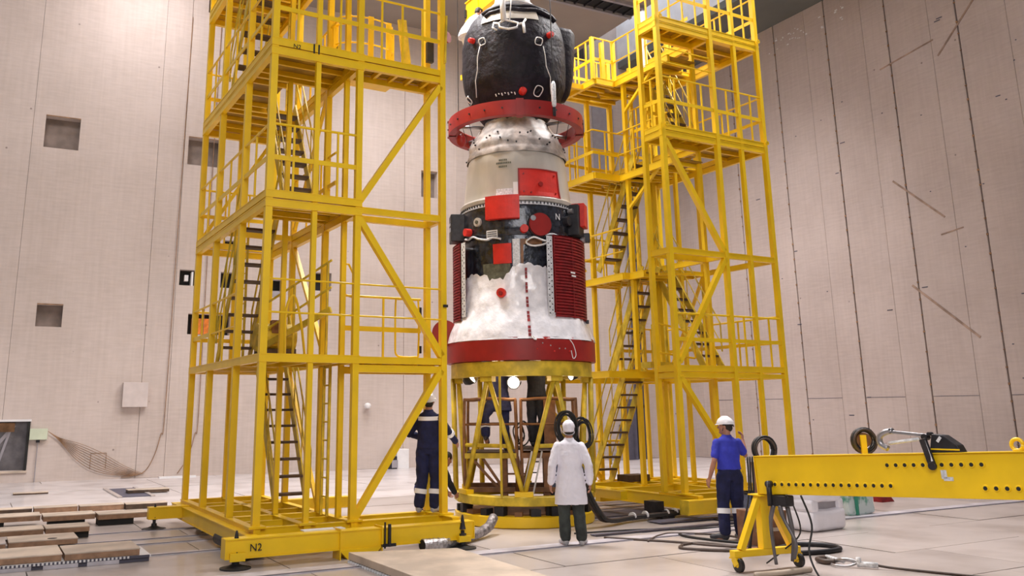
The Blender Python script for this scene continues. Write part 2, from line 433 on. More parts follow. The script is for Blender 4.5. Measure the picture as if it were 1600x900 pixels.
# floor: dark bed with separate steel / concrete plates
floor = MB().add([(-45,-30,-.03),(60,-30,-.03),(60,45,-.03),(-45,45,-.03)], [(0,1,2,3)]).build('floor', 'floor_gap', loc=TB, rot=(0, 0, YAW_T)); floor['kind'] = 'structure'
rows = [-9,-7.3,-5.6,-4.1,-2.6,-1.32,-.98,.62,1.05,1.22,2.2,2.32,2.76,2.88,3.78,3.92,5.4,7.0,8.6,10.6,13,16,19.5,24]
railrows = {(-1.32,-.98),(1.05,1.22),(2.2,2.32),(2.76,2.88),(3.78,3.92)}
rnd = random.Random(11)
for t0, t1 in zip(rows[:-1], rows[1:]):
    if (t0, t1) in railrows:
        o = MB().box(-22, 30, t0, t1, -.03, .012).build('floor_rail', 'rail', floor)
        MB().box(-22, 30, t0 + .0, t0 + .045, .012, .016).build('rail_groove', 'raildark', o)
        continue
    w = 3.0 if t1 < 6 else 5.0
    n = int(52 / w); off = rnd.uniform(0, w)
    for k in range(n + 1):
        s0 = -24 + off + k * w
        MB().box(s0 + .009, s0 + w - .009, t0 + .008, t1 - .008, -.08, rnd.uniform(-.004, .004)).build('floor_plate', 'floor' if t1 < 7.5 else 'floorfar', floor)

# ------------------------------------------------------------------ service towers
Z0, Z1, Z2, Z3, Z4, Z5 = .416, 2.80, 5.23, 7.68, 10.08, 12.4
PW = .092
def post(par, s, t, z0, z1, w=PW, m='yellow'):
    return MB().box(s - w/2, s + w/2, t - w/2, t + w/2, z0, z1).build('post', m, par)
def beam(par, p, q, w=.09, h=.12, m='yellow', name='beam'):
    return MB().channel(p, q, w, h).build(name, m, par)
def brace(par, p, q, w=.10, h=.10, m='yellow'):
    return MB().bar(p, q, w, h).build('diagonal_brace', m, par)
def deck(par, s0, s1, t0, t1, z, along='s', nj=4, m='deck'):
    """walking plate on joists; z is the underside of the plate"""
    d = MB().box(s0, s1, t0, t1, z, z + .02).build('deck_plate', m, par)
    for k in range(nj):
        f = (k + .5) / nj
        if along == 's': MB().bar((s0 + (s1-s0)*f, t0, z - .04), (s0 + (s1-s0)*f, t1, z - .04), .05, .08).build('joist', 'yellow', d)
        else: MB().bar((s0, t0 + (t1-t0)*f, z - .04), (s1, t0 + (t1-t0)*f, z - .04), .05, .08).build('joist', 'yellow', d)
    return d
def guard(par, pts, z, top=1.05, mid=.52, n=None, band=True, m='yellow', fill=None):
    """guard rail along the polyline pts (s, t): top tube, flat mid band, thin balusters"""
    mb = MB()
    for p, q in zip(pts[:-1], pts[1:]):
        a, b = Vector((*p, 0)), Vector((*q, 0)); L = (b - a).length
        mb.tube([a + Vector((0,0,z+top)), b + Vector((0,0,z+top))], .021, 6)
        if band: mb.bar(a + Vector((0,0,z+mid)), b + Vector((0,0,z+mid)), .02, .075)
        else: mb.tube([a + Vector((0,0,z+mid)), b + Vector((0,0,z+mid))], .016, 6)
        k = n if n is not None else max(1, round(L / .72))
        for i in range(1, k + (0 if k > 1 else 1)):
            c = a.lerp(b, i / k) if k > 1 else a.lerp(b, .5)
            mb.bar(c + Vector((0,0,z)), c + Vector((0,0,z+top)), .03, .03)
    return mb.build('guardrail', m, par)
def stair(par, s, w, t_bot, z_bot, t_top, z_top, n=9, name='staircase', hr=True):
    root = MB().bar((s - w/2, t_bot, z_bot), (s - w/2, t_top, z_top), .03, .16).bar((s + w/2, t_bot, z_bot), (s + w/2, t_top, z_top), .03, .16).build(name, 'yellowold', par)
    for i in range(1, n):
        f = i / n; t, z = t_bot + (t_top - t_bot) * f, z_bot + (z_top - z_bot) * f
        MB().box(s - w/2 + .015, s + w/2 - .015, t - .10, t + .10, z - .02, z + .02).build('tread', 'tread', root)
    if hr:
        for sd in (-1, 1):
            mb = MB(); x = s + sd * (w/2 + .03)
            mb.tube([(x, t_bot, z_bot + .35), (x, t_bot, z_bot + .95), (x, t_top, z_top + .95), (x, t_top, z_top)], .017, 6)
            mb.tube([(x, t_bot, z_bot + .5), (x, t_top, z_top + .5)], .013, 6)
            for f in (.33, .66):
                t, z = t_bot + (t_top - t_bot) * f, z_bot + (z_top - z_bot) * f
                mb.tube([(x, t, z), (x, t, z + .95)], .012, 6)
            mb.build('handrail', 'yellowold', root)
    return root
def ladder(par, s, t0, t1, z0, z1):
    r = MB().bar((s, t0, z0), (s, t0, z1), .04, .04).bar((s, t1, z0), (s, t1, z1), .04, .04).build('ladder', 'yellowold', par)
    n = int((z1 - z0) / .28)
    for k in range(1, n + 1): MB().tube([(s, t0, z0 + k * .28), (s, t1, z0 + k * .28)], .014, 6).build('rung', 'yellowold', r)
def jack(par, s, t, ztop, side=None):
    j = MB().cyl((s, t, .03), (s, t, ztop - .02), .028, 10).build('levelling_jack', 'darksteel', par, smooth=True)
    MB().lathe([(0, .001), (0, .20), (.018, .20), (.03, .12), (.06, .05), (.10, .045), (.10, .001)], 24).build('jack_pad', 'rubber', j, loc=(s, t, 0))
    MB().lathe([(.0, .03), (.0, .055), (.05, .055), (.05, .03)], 6).build('nut', 'darksteel', j, loc=(s, t, .16))
    MB().lathe([(.0, .02), (.0, .05), (.04, .04), (.16, .02), (.2, .012), (.2, .001)], 10).build('screw_cap', 'darksteel', j, loc=(s, t, ztop))
    return j

# ---- left tower: stair block s 0..1.43, open front wing out to s 2.94
LT = empty('service_tower', TB, YAW_T, 'yellow steel stair tower on the left of the spacecraft, marked N2 on its front outrigger', 'scaffold', 'service towers beside the spacecraft')
S1, S2, SE = .72, 1.43, 2.94
TT = [0, 1.43, 3.18, 4.61]
for s, w in ((0, .105), (S1, .078), (S2, .098)):
    for t in TT:
        if s == S1 and t == 3.18: continue
        post(LT, s, t, Z0, Z5, w)
post(LT, SE, 0, Z0, Z5, .10); post(LT, SE, .56, Z0, Z5, .092, 'yellow'); post(LT, S2, .56, Z0, Z5, .08)
for s in (0, S1, S2, SE):                                        # square foot plates
    MB().box(s - .12, s + .12, -.12, .12, Z0 - .005, Z0 + .025).build('foot_plate', 'yellow', LT)
# base frame
for t in (0, 1.43, 3.18, 4.61): beam(LT, (-.02, t, Z0 - .06), (S2 + .02, t, Z0 - .06), .12, .12)
for s in (0, S1, S2): beam(LT, (s, -.1, Z0 - .06), (s, 4.72, Z0 - .06), .12, .12)
beam(LT, (S2, 0, Z0 - .06), (SE + .06, 0, Z0 - .06), .14, .12); beam(LT, (S2, .56, Z0 - .06), (SE + .06, .56, Z0 - .06), .14, .12)
beam(LT, (SE, -.4, Z0 - .06), (SE, .66, Z0 - .06), .14, .12)
for t in (.9, 2.3, 3.9): beam(LT, (0, t, Z0 - .06), (S2, t, Z0 - .06), .07, .08)
beam(LT, (-.10, -.4, .24), (-.10, 4.9, .24), .16, .22, name='base_girder'); beam(LT, (S2, -.4, .24), (S2, 4.1, .24), .14, .20, name='base_girder')
og = MB().channel((-.55, -.52, .25), (3.12, -.52, .25), .22, .25, th=.016).build('outrigger_beam', 'yellow', LT)
MB().box(-.56, -.545, -.63, -.41, .125, .375).box(3.115, 3.13, -.63, -.41, .125, .375).build('end_cap', 'yellow', og)
MB().add([(1.0,-.64,.125),(1.62,-.64,.125),(1.50,-.64,-.0),(1.12,-.64,-.0),(1.0,-.40,.125),(1.62,-.40,.125),(1.50,-.40,0),(1.12,-.40,0)],
         [(0,1,2,3),(7,6,5,4),(0,4,5,1),(1,5,6,2),(2,6,7,3),(3,7,4,0)]).build('stop_bracket', 'yellow', og)
MB().box(1.0, 1.015, -.66, -.38, -.0, .40).box(1.62, 1.635, -.66, -.38, .02, .40).build('gusset', 'yellow', og)
text('N2', 'marking', .13, 'ink', LT, (-.16, -.634, .25), (PI/2, 0, 0))
text('N2', 'marking', .10, 'ink', LT, (.34, -.072, Z3 - .105), (PI/2, 0, 0))
for s in (.62, .70): MB().box(s - .012, s + .012, -.072, -.062, Z3 - .16, Z3 + .0).build('match_mark', 'ink', LT)
MB().box(.55, 1.15, -.46, -.30, .375, .39).build('cloth_strip', 'white', LT)
ob = MB().channel((-.73, 4.05, .27), (3.0, 4.05, .27), .2, .2, th=.016).build('outrigger_beam', 'yellow', LT)
jack(LT, -.40, -.56, .27); jack(LT, 2.93, -.62, .27); jack(LT, -.62, 4.02, .22)
MB().box(-.50, -.30, -.66, -.62, .10, .20).build('jack_bracket', 'yellow', LT); MB().box(2.83, 3.03, -.70, -.62, .10, .18).build('jack_bracket', 'yellow', LT)
MB().box(1.66,1.68,-.66,-.64,.1,.45).cyl((1.74,-.65,.12),(1.74,-.65,.42),.025,8).box(1.62,1.84,-.66,-.63,.12,.16).build('lock_screw', 'darksteel', LT)
for t in (.35, .75, 3.2, 3.6):                                    # rail rollers
    MB().cyl((.02, t, .11), (.22, t, .11), .105, 20).build('rail_roller', 'rubber', LT, smooth=False)
MB().cyl((-.10, -.05, .115), (-.10, 1.55, .115), .095, 20).build('long_roller', 'rubber', LT, smooth=False)
MB().box(.0, .24, .1, 1.0, .20, .25).build('roller_bogie', 'darksteel', LT)
# floor levels
def ring_beams(par, z, s0, s1, t0, t1, w=.08, h=.11, double=False):
    zz = [z - h / 2] + ([z - h - .02 - h / 2] if double else [])
    for zc in zz:
        beam(par, (s0 - .06, t0 - .02, zc), (s1 + .06, t0 - .02, zc), w, h); beam(par, (s0 - .06, t1, zc), (s1 + .06, t1, zc), w, h)
        beam(par, (s0 - .02, t0, zc), (s0 - .02, t1, zc), w, h); beam(par, (s1, t0, zc), (s1, t1, zc), w, h)
for i, z in enumerate((Z1, Z2, Z3, Z4, Z5)):
    dbl = i > 0
    ring_beams(LT, z, 0, S2, 0, 4.61, .09, .12 if i != 2 else .13, dbl)
    for t in (1.43, 3.18): beam(LT, (0, t, z - .07), (S2, t, z - .07), .07, .10)
    deck(LT, .05, S2 - .04, .05, 1.40, z - .04, 't' if i else 's', 3)
    if i != 1: deck(LT, .05, S2 - .04, 3.2, 4.56, z - .04, 't', 3)
    if i == 1: continue
    if i % 2 == 0: deck(LT, .05, .74, 1.43, 3.18, z - .04, 't', 3)
    else: deck(LT, .72, S2 - .04, 1.43, 3.18, z - .04, 't', 3)
# wing levels
for z, two in ((Z1 - .01, True), (Z2 - .11, False), (Z3, True), (Z4, True)):
    for t in (0, .56):
        beam(LT, (S2, t, z - .055), (SE + .05, t, z - .055), .08, .105)
        if two: beam(LT, (S2, t, z - .185), (SE + .05, t, z - .185), .08, .11)
    beam(LT, (SE, 0, z - .055), (SE, .56, z - .055), .08, .105)
    if two:
        beam(LT, (SE, 0, z - .185), (SE, .56, z - .185), .08, .10)
        deck(LT, S2, SE, .05, .52 if z < 7 else .56, z - .09, 's', 5)
# curved walkway edge above on the third floor
mb = MB()
for k in range(16):
    a0, a1 = PI * k / 16, PI * (k + 1) / 16
    mb.box(2.2 - .62 * math.cos(a0), 2.2 - .62 * math.cos(a1), .56, .56 + .35 * math.sin((a0 + a1) / 2), Z3 - .07, Z3 - .05)
mb.build('curved_walkway', 'deck', LT)
brace(LT, (S2 + .02, 0, Z0 + .02), (SE - .04, 0, Z1 - .2)); brace(LT, (S2 + .03, 0, Z2 - .30), (SE - .03, 0, Z1 + .02)); brace(LT, (S2 + .03, 0, Z2 - .02), (SE - .04, 0, Z3 - .3))
brace(LT, (S2, 1.45, Z1 + .2), (S2, 3.15, Z2 - .2), .07, .07); brace(LT, (S2, 1.5, Z0 + .1), (S2, 3.1, Z1 - .2), .06, .06)
brace(LT, (0.0, 4.61, Z2), (S2, 4.61, Z3 - .1), .07, .07); brace(LT, (S2, 3.1, Z2 + .1), (S2, 1.5, Z3 - .2), .06, .06); brace(LT, (0, 4.61, Z3), (S2, 4.61, Z4 - .1), .07, .07)
# stairs alternate sides
stair(LT, 1.03, .52, 1.55, Z0, 2.95, Z1); stair(LT, .36, .55, 3.05, Z1, 1.6, Z2); stair(LT, 1.03, .52, 1.55, Z2, 2.95, Z3)
stair(LT, .36, .55, 3.05, Z3, 1.6, Z4); stair(LT, 1.03, .52, 1.55, Z4, 2.95, Z5)
ladder(LT, S2 - .12, .72, .98, Z0, Z1); ladder(LT, .60, 3.3, 3.56, Z1, Z2); ladder(LT, S2 - .1, 3.3, 3.6, Z3, Z4)
# guard rails
for z in (Z2, Z3, Z4):
    guard(LT, [(0, -.02), (S1, -.02)], z, n=2); guard(LT, [(S1, -.02), (S2, -.02)], z, n=2)
    guard(LT, [(-.02, 0), (-.02, 1.43)], z, n=2); guard(LT, [(-.02, 1.43), (-.02, 3.18)], z, n=2); guard(LT, [(-.02, 3.18), (-.02, 4.61)], z, n=2)
    guard(LT, [(0, 4.63), (S2, 4.63)], z, n=3); guard(LT, [(S2, 1.0), (S2, 3.18)], z, n=3)
guard(LT, [(-.02, 3.18), (-.02, 4.61)], Z1, n=2); guard(LT, [(0, 4.63), (S2, 4.63)], Z1, n=3); guard(LT, [(-.02, 1.43), (-.02, 3.18)], Z1, n=2, band=False)
guard(LT, [(S2, -.02), (SE, -.02)], Z3, n=4); guard(LT, [(S2, -.02), (SE, -.02)], Z4, n=4); guard(LT, [(S2, .58), (SE, .58)], Z4, n=4)
mb = MB().tube([(0, -.03, Z1 + 1.09), (SE, -.03, Z1 + 1.09)], .015, 6).tube([(0, -.03, Z1 + .60), (SE, -.03, Z1 + .60)], .015, 6)
mb.build('guardrail', 'yellow', LT)
mb = MB().tube([(S2, .60, Z1 + .99), (SE - .1, .60, Z1 + .99)], .02, 6).bar((S2, .60, Z1 + .47), (SE - .1, .60, Z1 + .47), .02, .08).bar((2.16, .6, Z1), (2.16, .6, Z1 + .99), .03, .03)
mb.tube([(1.5, .60, Z1 + 1.0), (1.62, .60, Z1 + .95), (1.62, .60, Z1 + 1.35), (1.54, .6, Z1 + 1.5), (1.46, .6, Z1 + 1.5)], .02, 6)
mb.build('guardrail', 'yellow', LT)
g = smooth_path([(2.38,.6,Z1+.12),(2.38,.6,Z1+.9),(2.44,.6,Z1+.98),(2.74,.6,Z1+.98),(2.80,.6,Z1+.9),(2.80,.6,Z1+.12),(2.74,.6,Z1+.04),(2.44,.6,Z1+.04),(2.38,.6,Z1+.12)], 3)
MB().tube(g, .018, 6).build('swing_gate', 'yellow', LT)
MB().box(2.81,2.85,.58,.62,Z1+.72,Z1+.86).box(2.81,2.85,.58,.62,Z1+.1,Z1+.22).box(2.92,2.99,-.1,-.05,Z1+.80,Z1+.84).build('hinge', 'darksteel', LT)
# sloping ramp rails and machinery on the first floor
mb = MB()
for dz in (.55, 1.0): mb.tube([(.55, 2.2, Z1 + dz - .1), (S2 - .03, 1.0, Z1 + dz + .62)], .022, 6)
mb.bar((.55, 2.2, Z1 + .2), (S2 - .03, 1.0, Z1 + .8), .05, .10)
for f in (0.05, .5, .95): mb.bar((.55 + .85*f, 2.2 - 1.2*f, Z1), (.55 + .85*f, 2.2 - 1.2*f, Z1 + .9 + .72*f), .035, .035)
mb.build('ramp_rail', 'yellowold', LT)
MB().tube(smooth_path([(.62,.9,Z1+.0),(.62,.9,Z1+.75),(.74,.9,Z1+.98),(.86,.9,Z1+.6),(.95,.9,Z1+.0)], 4), .022, 6).build('grab_hoop', 'yellow', LT)
wd = MB().cyl((.55, 2.3, Z1 + .42), (1.2, 2.3, Z1 + .42), .24, 20).build('winch_drum', 'yellowold', LT)
MB().box(.58, 1.2, 2.1, 2.5, Z1, Z1 + .22).build('winch_base', 'tread', wd)
MB().box(.75, 1.0, 2.05, 2.2, Z1 + .48, Z1 + .7).build('gear_box', 'brown', wd)
# inner railing of the upper walkway, flat posts on a curve
cp = [(2.05 + .55 * math.cos(a), 1.35 + .32 * math.sin(a)) for a in [PI + PI * k / 8 for k in range(9)]]
cr = MB()
for dz in (.35, .62, .98, 1.12): cr.tube([(x, y, Z3 + .45 + dz - .35) for x, y in cp], .016, 6)
cr = cr.build('curved_railing', 'yellow', LT)
for k in range(0, 9, 2):
    x, y = cp[k]; MB().bar((x, y, Z3 + .1), (x, y, Z3 + 1.25), .10, .03).build('flat_post', 'yellow', cr)
MB().bar((S2, 1.35, Z3 + .12), (2.6, 1.35, Z3 + .12), .5, .05).build('bracket_shelf', 'yellow', cr)
MB().bar((2.72, .9, Z3 + .2), (2.60, .9, Z3 + 1.25), .16, .05).build('flat_post', 'yellowold', cr)
# hinged plate and lamp at the wing end
lp = MB().cyl((SE + .10, .06, Z3 + .66), (SE + .13, .0, Z3 + .66), .10, 20).build('red_signal_disc', 'red', LT)
MB().box(SE - .14, SE - .02, .25, .33, Z3 + .25, Z3 + .62).build('junction_box', 'darksteel', LT)
mb = MB().bar((SE + .02, -.09, Z3 + .12), (SE + .05, -.09, Z3 + 1.0), .03, .04); mb.build('stay', 'yellowold', LT)

# ---- right tower: open wing s' 0..1.51, stair block 1.51..2.94, rear half reaches toward the spacecraft
RT = empty('service_tower', tw(8.2552, .4016), YAW_T, 'yellow steel stair tower on the right, its decks reaching behind the spacecraft', 'scaffold', 'service towers beside the spacecraft')
J, K, H = 1.51, 2.22, 2.94
TR = [0, 2.08, 3.5]
for s, w in ((J, .10), (K, .082), (H, .098)):
    for t in TR: post(RT, s, t, Z0, (Z5 if s == J else 11.3) if t == 0 else (Z4 + .5 if t > 3 else Z4 + 1.1), w)
post(RT, 0, 0, Z0, Z5, .10); post(RT, 0, .56, Z0, Z5, .092); post(RT, .80, 2.08, Z0, Z4 - .6, .092); post(RT, .80, 3.5, Z0, Z4 - .6, .092); post(RT, J, .56, Z0, Z4, .08)
for s in (0, J, K, H): MB().box(s - .12, s + .12, -.12, .12, Z0 - .005, Z0 + .025).build('foot_plate', 'yellow', RT)
for t in TR: beam(RT, (J - .02 if t < 1 else .7, t, Z0 - .06), (H + .02, t, Z0 - .06), .12, .12)
for s in (J, K, H): beam(RT, (s, -.1, Z0 - .06), (s, 3.6, Z0 - .06), .12, .12)
beam(RT, (.8, 2.0, Z0 - .06), (.8, 3.6, Z0 - .06), .12, .12)
beam(RT, (-.06, 0, Z0 - .06), (J, 0, Z0 - .06), .14, .12); beam(RT, (-.06, .56, Z0 - .06), (J, .56, Z0 - .06), .14, .12)
beam(RT, (0, -.4, Z0 - .06), (0, .66, Z0 - .06), .14, .12)
beam(RT, (-.5, 2.0, .27), (H + .1, 2.0, .27), .2, .24, name='base_girder'); beam(RT, (0.1, 3.3, .27), (H, 3.3, .27), .18, .22, name='base_girder')
beam(RT, (H + .08, -.4, .24), (H + .08, 3.7, .24), .16, .22, name='base_girder'); beam(RT, (0, -.3, .27), (0, 3.3, .27), .18, .22, name='base_girder')
beam(RT, (-.72, .9, .36), (-.72, 3.3, .36), .18, .16, name='base_girder'); beam(RT, (-.72, 2.9, .36), (.8, 2.9, .36), .18, .14, name='base_girder')
og = MB().channel((-.45, -.45, .24), (3.04, -.45, .24), .22, .24, th=.016).build('outrigger_beam', 'yellow', RT)
MB().box(-.465, -.45, -.56, -.34, .115, .365).build('end_cap', 'yellowold', og)
jack(RT, .35, -.60, .30); jack(RT, 2.9, -.6, .3)
MB().box(-.50, -.2, .1, .5, .0, .14).box(-.62, -.4, .15, .45, .10, .3).build('roller_bogie', 'darksteel', RT)
guard(RT, [(.8, 3.5), (-.1, 3.5)], Z0, top=.85, mid=.84, n=5, band=False)
guard(RT, [(.8, 3.5), (J, 3.5)], Z0, top=.85, mid=.84, n=3, band=False)
MB().box(.9, 1.5, 2.7, 3.1, Z0, Z0 + .14).build('tool_tray', 'tread', RT)
for i, z in enumerate((Z1, Z2 - .12, Z3, Z4)):
    dbl = z > 7
    h = .12
    for zc in ([z - h/2, z - 1.5*h - .015] if (dbl or i == 0) else [z - h/2]):
        hh = h if (i or zc > z - h) else .09
        beam(RT, (-.06, 0, zc), (H + .06, 0, zc), .09, hh); beam(RT, (H, 0, zc), (H, 3.5, zc), .08, hh)
        beam(RT, (0, 0, zc), (0, .56, zc), .08, hh); beam(RT, (0, .56, zc), (J, .56, zc), .08, hh)
        beam(RT, (J, 0, zc), (J, 3.5, zc), .08, hh)
    beam(RT, (J, 2.08, z - .07), (H, 2.08, z - .07), .07, .1); beam(RT, (J if i else .2, 3.5, z - .1), (H + .05, 3.5, z - .1), .09, .14)
    if i == 0: beam(RT, (.2, 2.08, z - .1), (J, 2.08, z - .1), .09, .14)
    if i >= 2:
        deck(RT, 0, J, .04, .54, z - .06, 's', 4); deck(RT, J, H - .04, .05, 1.3, z - .06, 't', 3)
        deck(RT, J, K, 1.3, 2.2, z - .06, 't', 2)
    if i >= 1: deck(RT, J + .04, H - .04, 2.2, 3.45, z - .06, 't', 3)
# rear decks toward the spacecraft
for i, (z, x0) in enumerate(((Z2 - .36, .55), (Z3 - .52, .0), (Z4 - .62, .15))):
    deck(RT, .75, J, .45 if i else 1.6, 3.45, z, 't', 8)
    deck(RT, x0, .75, 2.3 if i else 2.1, 3.45, z, 't', 4)
    beam(RT, (.72, .45 if i else 1.6, z - .02), (.72, 2.3, z - .02), .08, .15); beam(RT, (x0, 2.28 if i else 2.1, z - .02), (x0, 3.5, z - .02), .08, .15)
    beam(RT, (x0, 2.28 if i else 2.1, z - .02), (.75, 2.28 if i else 2.1, z - .02), .08, .15); beam(RT, (x0, 3.5, z - .02), (J, 3.5, z - .02), .08, .15)
    for q in (0, 1, 2): brace(RT, (.75 + q * .05, 1.2 + q * .9, z - .09), (J, .9 + q * .9, z - .09), .05, .05)
    if i: 
        brace(RT, (.78, 1.0, z - .03), (.78, 2.05, z - .75), .06, .06)
        guard(RT, [(x0, 3.5), (J, 3.5)], z + .02, n=4); guard(RT, [(x0, 2.3), (x0, 3.5)], z + .02, n=4); guard(RT, [(x0, 2.3), (.72, 2.3)], z + .02, n=2)
        guard(RT, [(.72, .6), (.72, 2.3)], z + .02, n=3, band=False)
    else:
        guard(RT, [(x0, 3.5), (J, 3.5)], z + .02, n=3, band=True)
        guard(RT, [(x0, 2.1), (x0, 3.5)], z + .02, n=2, band=False)
for s in (.1, .72): post(RT, s, 2.30, Z4 - .6, Z4 + .45, .08)
post(RT, .36, 2.29, Z4 - .6, Z4 + .35, .07)
MB().bar((.72, 1.2, Z4 - .6), (.72, 1.2, Z4 + .75), .08, .08).build('duct_post', 'white', RT)
for zz in (Z3 + .75, Z3 + .5): pass
# first storey rear beams
for zc in (Z1 - .05, Z1 - .19): beam(RT, (-.35, 3.5, zc), (H, 3.5, zc), .09, .12); beam(RT, (.4, 2.08, zc), (J, 2.08, zc), .09, .12)
beam(RT, (-.35, 1.6, Z1 - .12), (-.35, 3.5, Z1 - .12), .09, .14); beam(RT, (-.35, 1.7, Z1 - .12), (.8, 1.7, Z1 - .12), .09, .14)
guard(RT, [(-.35, 3.5), (.55, 3.5)], Z1, top=1.0, n=1)
brace(RT, (.8, 3.5, Z0), (-.5, 3.5, Z0 + 1.5), .08, .08); brace(RT, (.55, 3.5, Z2 - .1), (-.3, 3.5, Z2 + 1.3), .07, .07); brace(RT, (.55, 3.5, Z2 - .3), (-.3, 3.5, Z2 - 1.5), .07, .07)
# walkway carried behind the top of the spacecraft
wk = MB().box(-2.75, .2, 2.75, 3.5, Z4 - .62, Z4 - .60).bar((-2.75, 2.75, Z4 - .66), (.2, 2.75, Z4 - .66), .08, .12).bar((-2.75, 3.5, Z4 - .66), (.2, 3.5, Z4 - .66), .08, .12).build('rear_walkway', 'yellow', RT)
# diagonals
brace(RT, (.04, 0, Z3 - .32), (J - .05, 0, Z2 - .1)); brace(RT, (J - .03, 0, Z2 - .25), (.05, 0, Z1 + .05)); brace(RT, (.05, 0, Z1 - .22), (J - .05, 0, Z0 + .3))
brace(RT, (H, 3.45, Z1), (H, 2.1, Z2 - .2), .06, .06)
stair(RT, .55, .52, 3.2, Z0, 1.9, Z1, name='staircase'); stair(RT, 1.75, .50, .8, Z1, 2.2, Z2 - .1); stair(RT, 1.05, .5, 3.3, Z2 - .1, 1.8, Z3); stair(RT, 1.9, .5, 1.2, Z1 - .1 + 4.9, 2.4, Z4)
stair(RT, 1.15, .5, 3.1, Z1, 1.9, Z2 - .15, n=8)
# rails on the front face
for p, q in (((0, -.02), (J, -.02)), ((J, -.02), (K, -.02)), ((K, -.02), (H, -.02))):
    L = 4 if q[0] == J else 2
    guard(RT, [p, q], Z3, n=L); guard(RT, [p, q], Z4, n=L); guard(RT, [p, q], Z1, top=1.0, mid=.5, n=1 if L == 4 else 2)
guard(RT, [(H, 0), (H, 3.5)], Z1, n=3); guard(RT, [(H, 0), (H, 3.5)], Z3, n=3); guard(RT, [(H, 0), (H, 3.5)], Z4, n=3); guard(RT, [(0, 0), (0, .56)], Z3, n=2); guard(RT, [(0, 0), (0, .56)], Z4, n=2)
guard(RT, [(J, 3.5), (H, 3.5)], Z1, n=3); guard(RT, [(J, 3.5), (H, 3.5)], Z3, n=2); guard(RT, [(J, .6), (J, 1.8)], Z4, n=2)
MB().tube([(.06, -.02, Z3 + 1.38), (J, -.02, Z3 + 1.38)], .016, 6).tube([(.06, -.02, Z3 + 1.70), (J, -.02, Z3 + 1.70)], .016, 6).build('spacer_bar', 'yellow', RT)
guard(RT, [(.9, 1.2), (.9, 2.0)], Z3, n=4); 
MB().bar((.75, 1.0, Z3 + .0), (.75, 1.0, Z3 + .95), .09, .09).bar((.3, .8, Z3 + .55), (.9, .8, Z3 + .55), .03, .07).build('inner_gate', 'yellow', RT)
MB().tube(smooth_path([(.35,.9,Z1+.9),(1.0,.9,Z1+.78),(1.3,.9,Z1+.6),(1.36,.9,Z1+.2)], 5), .022, 6).tube(smooth_path([(.35,.9,Z1+.3),(1.1,.9,Z1+.22),(1.34,.9,Z1+.2)], 5), .022, 6).build('grab_hoop', 'yellow', RT)
MB().box(.3, .95, 1.1, 1.4, Z1, Z1 + .12).bar((.5,1.2,Z1),(.5,1.2,Z1+.9),.05,.05).bar((.85,1.2,Z1),(.85,1.2,Z1+.9),.05,.05).build('step_stand', 'yellowold', RT)
for z in (Z3 - .02, Z4 - .02):
    for s in (.05, H): MB().lathe([(0,.02),(0,.05),(.02,.05),(.02,.02)], 12).build('lifting_eye', 'yellow', RT, loc=(s, -.08, z), rot=(PI/2, 0, 0))

# ------------------------------------------------------------------ spacecraft (local frame: -Y faces the hall, angle 0 = -Y, + to the right)
CR = Vector((1.24, 16.7, 0)); RZ = -math.atan2(1.24, 16.7)
SC = empty('spacecraft', CR, RZ, 'tall spacecraft with black top, grey cone and red radiators, upright on the round stand', 'spacecraft')
PROF = [(3.19,1.36),(3.4,1.30),(3.79,1.13),(4.1,1.06),(4.41,1.03),(5.17,1.07),(5.75,1.08),(5.83,1.08),(5.95,1.05),(6.61,.99),(7.14,.88),(7.55,.60),(7.61,.62),(7.8,.76),(8.03,.9),(8.3,1.02),(8.72,1.066),(9.2,1.06),(9.5,1.0),(9.71,.9),(9.9,.76),(10.05,.58),(10.2,.3),(10.25,.0)]
def RAD(z):
    for (z0, r0), (z1, r1) in zip(PROF[:-1], PROF[1:]):
        if z0 <= z <= z1: return r0 + (r1 - r0) * (z - z0) / (z1 - z0)
    return PROF[0][1] if z < PROF[0][0] else 0
def sp(a, z, off=0.):
    a = math.radians(a); r = RAD(z) + off; return Vector((r * math.sin(a), -r * math.cos(a), z))
def patch(a0, a1, z0, z1, off=.02, th=.02, na=10, nz=6, rfun=None, skewz=0):
    """curved plate following the shell"""
    rf = rfun or (lambda z: RAD(z)); vs = []; mb = MB()
    for l in (0, 1):
        for j in range(nz + 1):
            z = z0 + (z1 - z0) * j / nz
            for i in range(na + 1):
                a = math.radians(a0 + (a1 - a0) * i / na); r = rf(z) + off - (0 if l else th)
                vs.append((r * math.sin(a), -r * math.cos(a), z))
    W = na + 1; n1 = W * (nz + 1); fs = []
    for j in range(nz):
        for i in range(na):
            q = (j*W+i, j*W+i+1, (j+1)*W+i+1, (j+1)*W+i)
            fs.append(tuple(reversed(q))); fs.append(tuple(k + n1 for k in q))
    for i in range(na):
        fs.append((i, i+1, i+1+n1, i+n1)); t = nz * W; fs.append((t+i+n1, t+i+1+n1, t+i+1, t+i))
    for j in range(nz):
        fs.append((j*W+n1, (j+1)*W+n1, (j+1)*W, j*W)); e = na; fs.append((j*W+e, (j+1)*W+e, (j+1)*W+e+n1, j*W+e+n1))
    return mb.add(vs, fs)
def fine(z0, z1, n): return [(z0 + (z1 - z0) * i / n, RAD(z0 + (z1 - z0) * i / n)) for i in range(n + 1)]
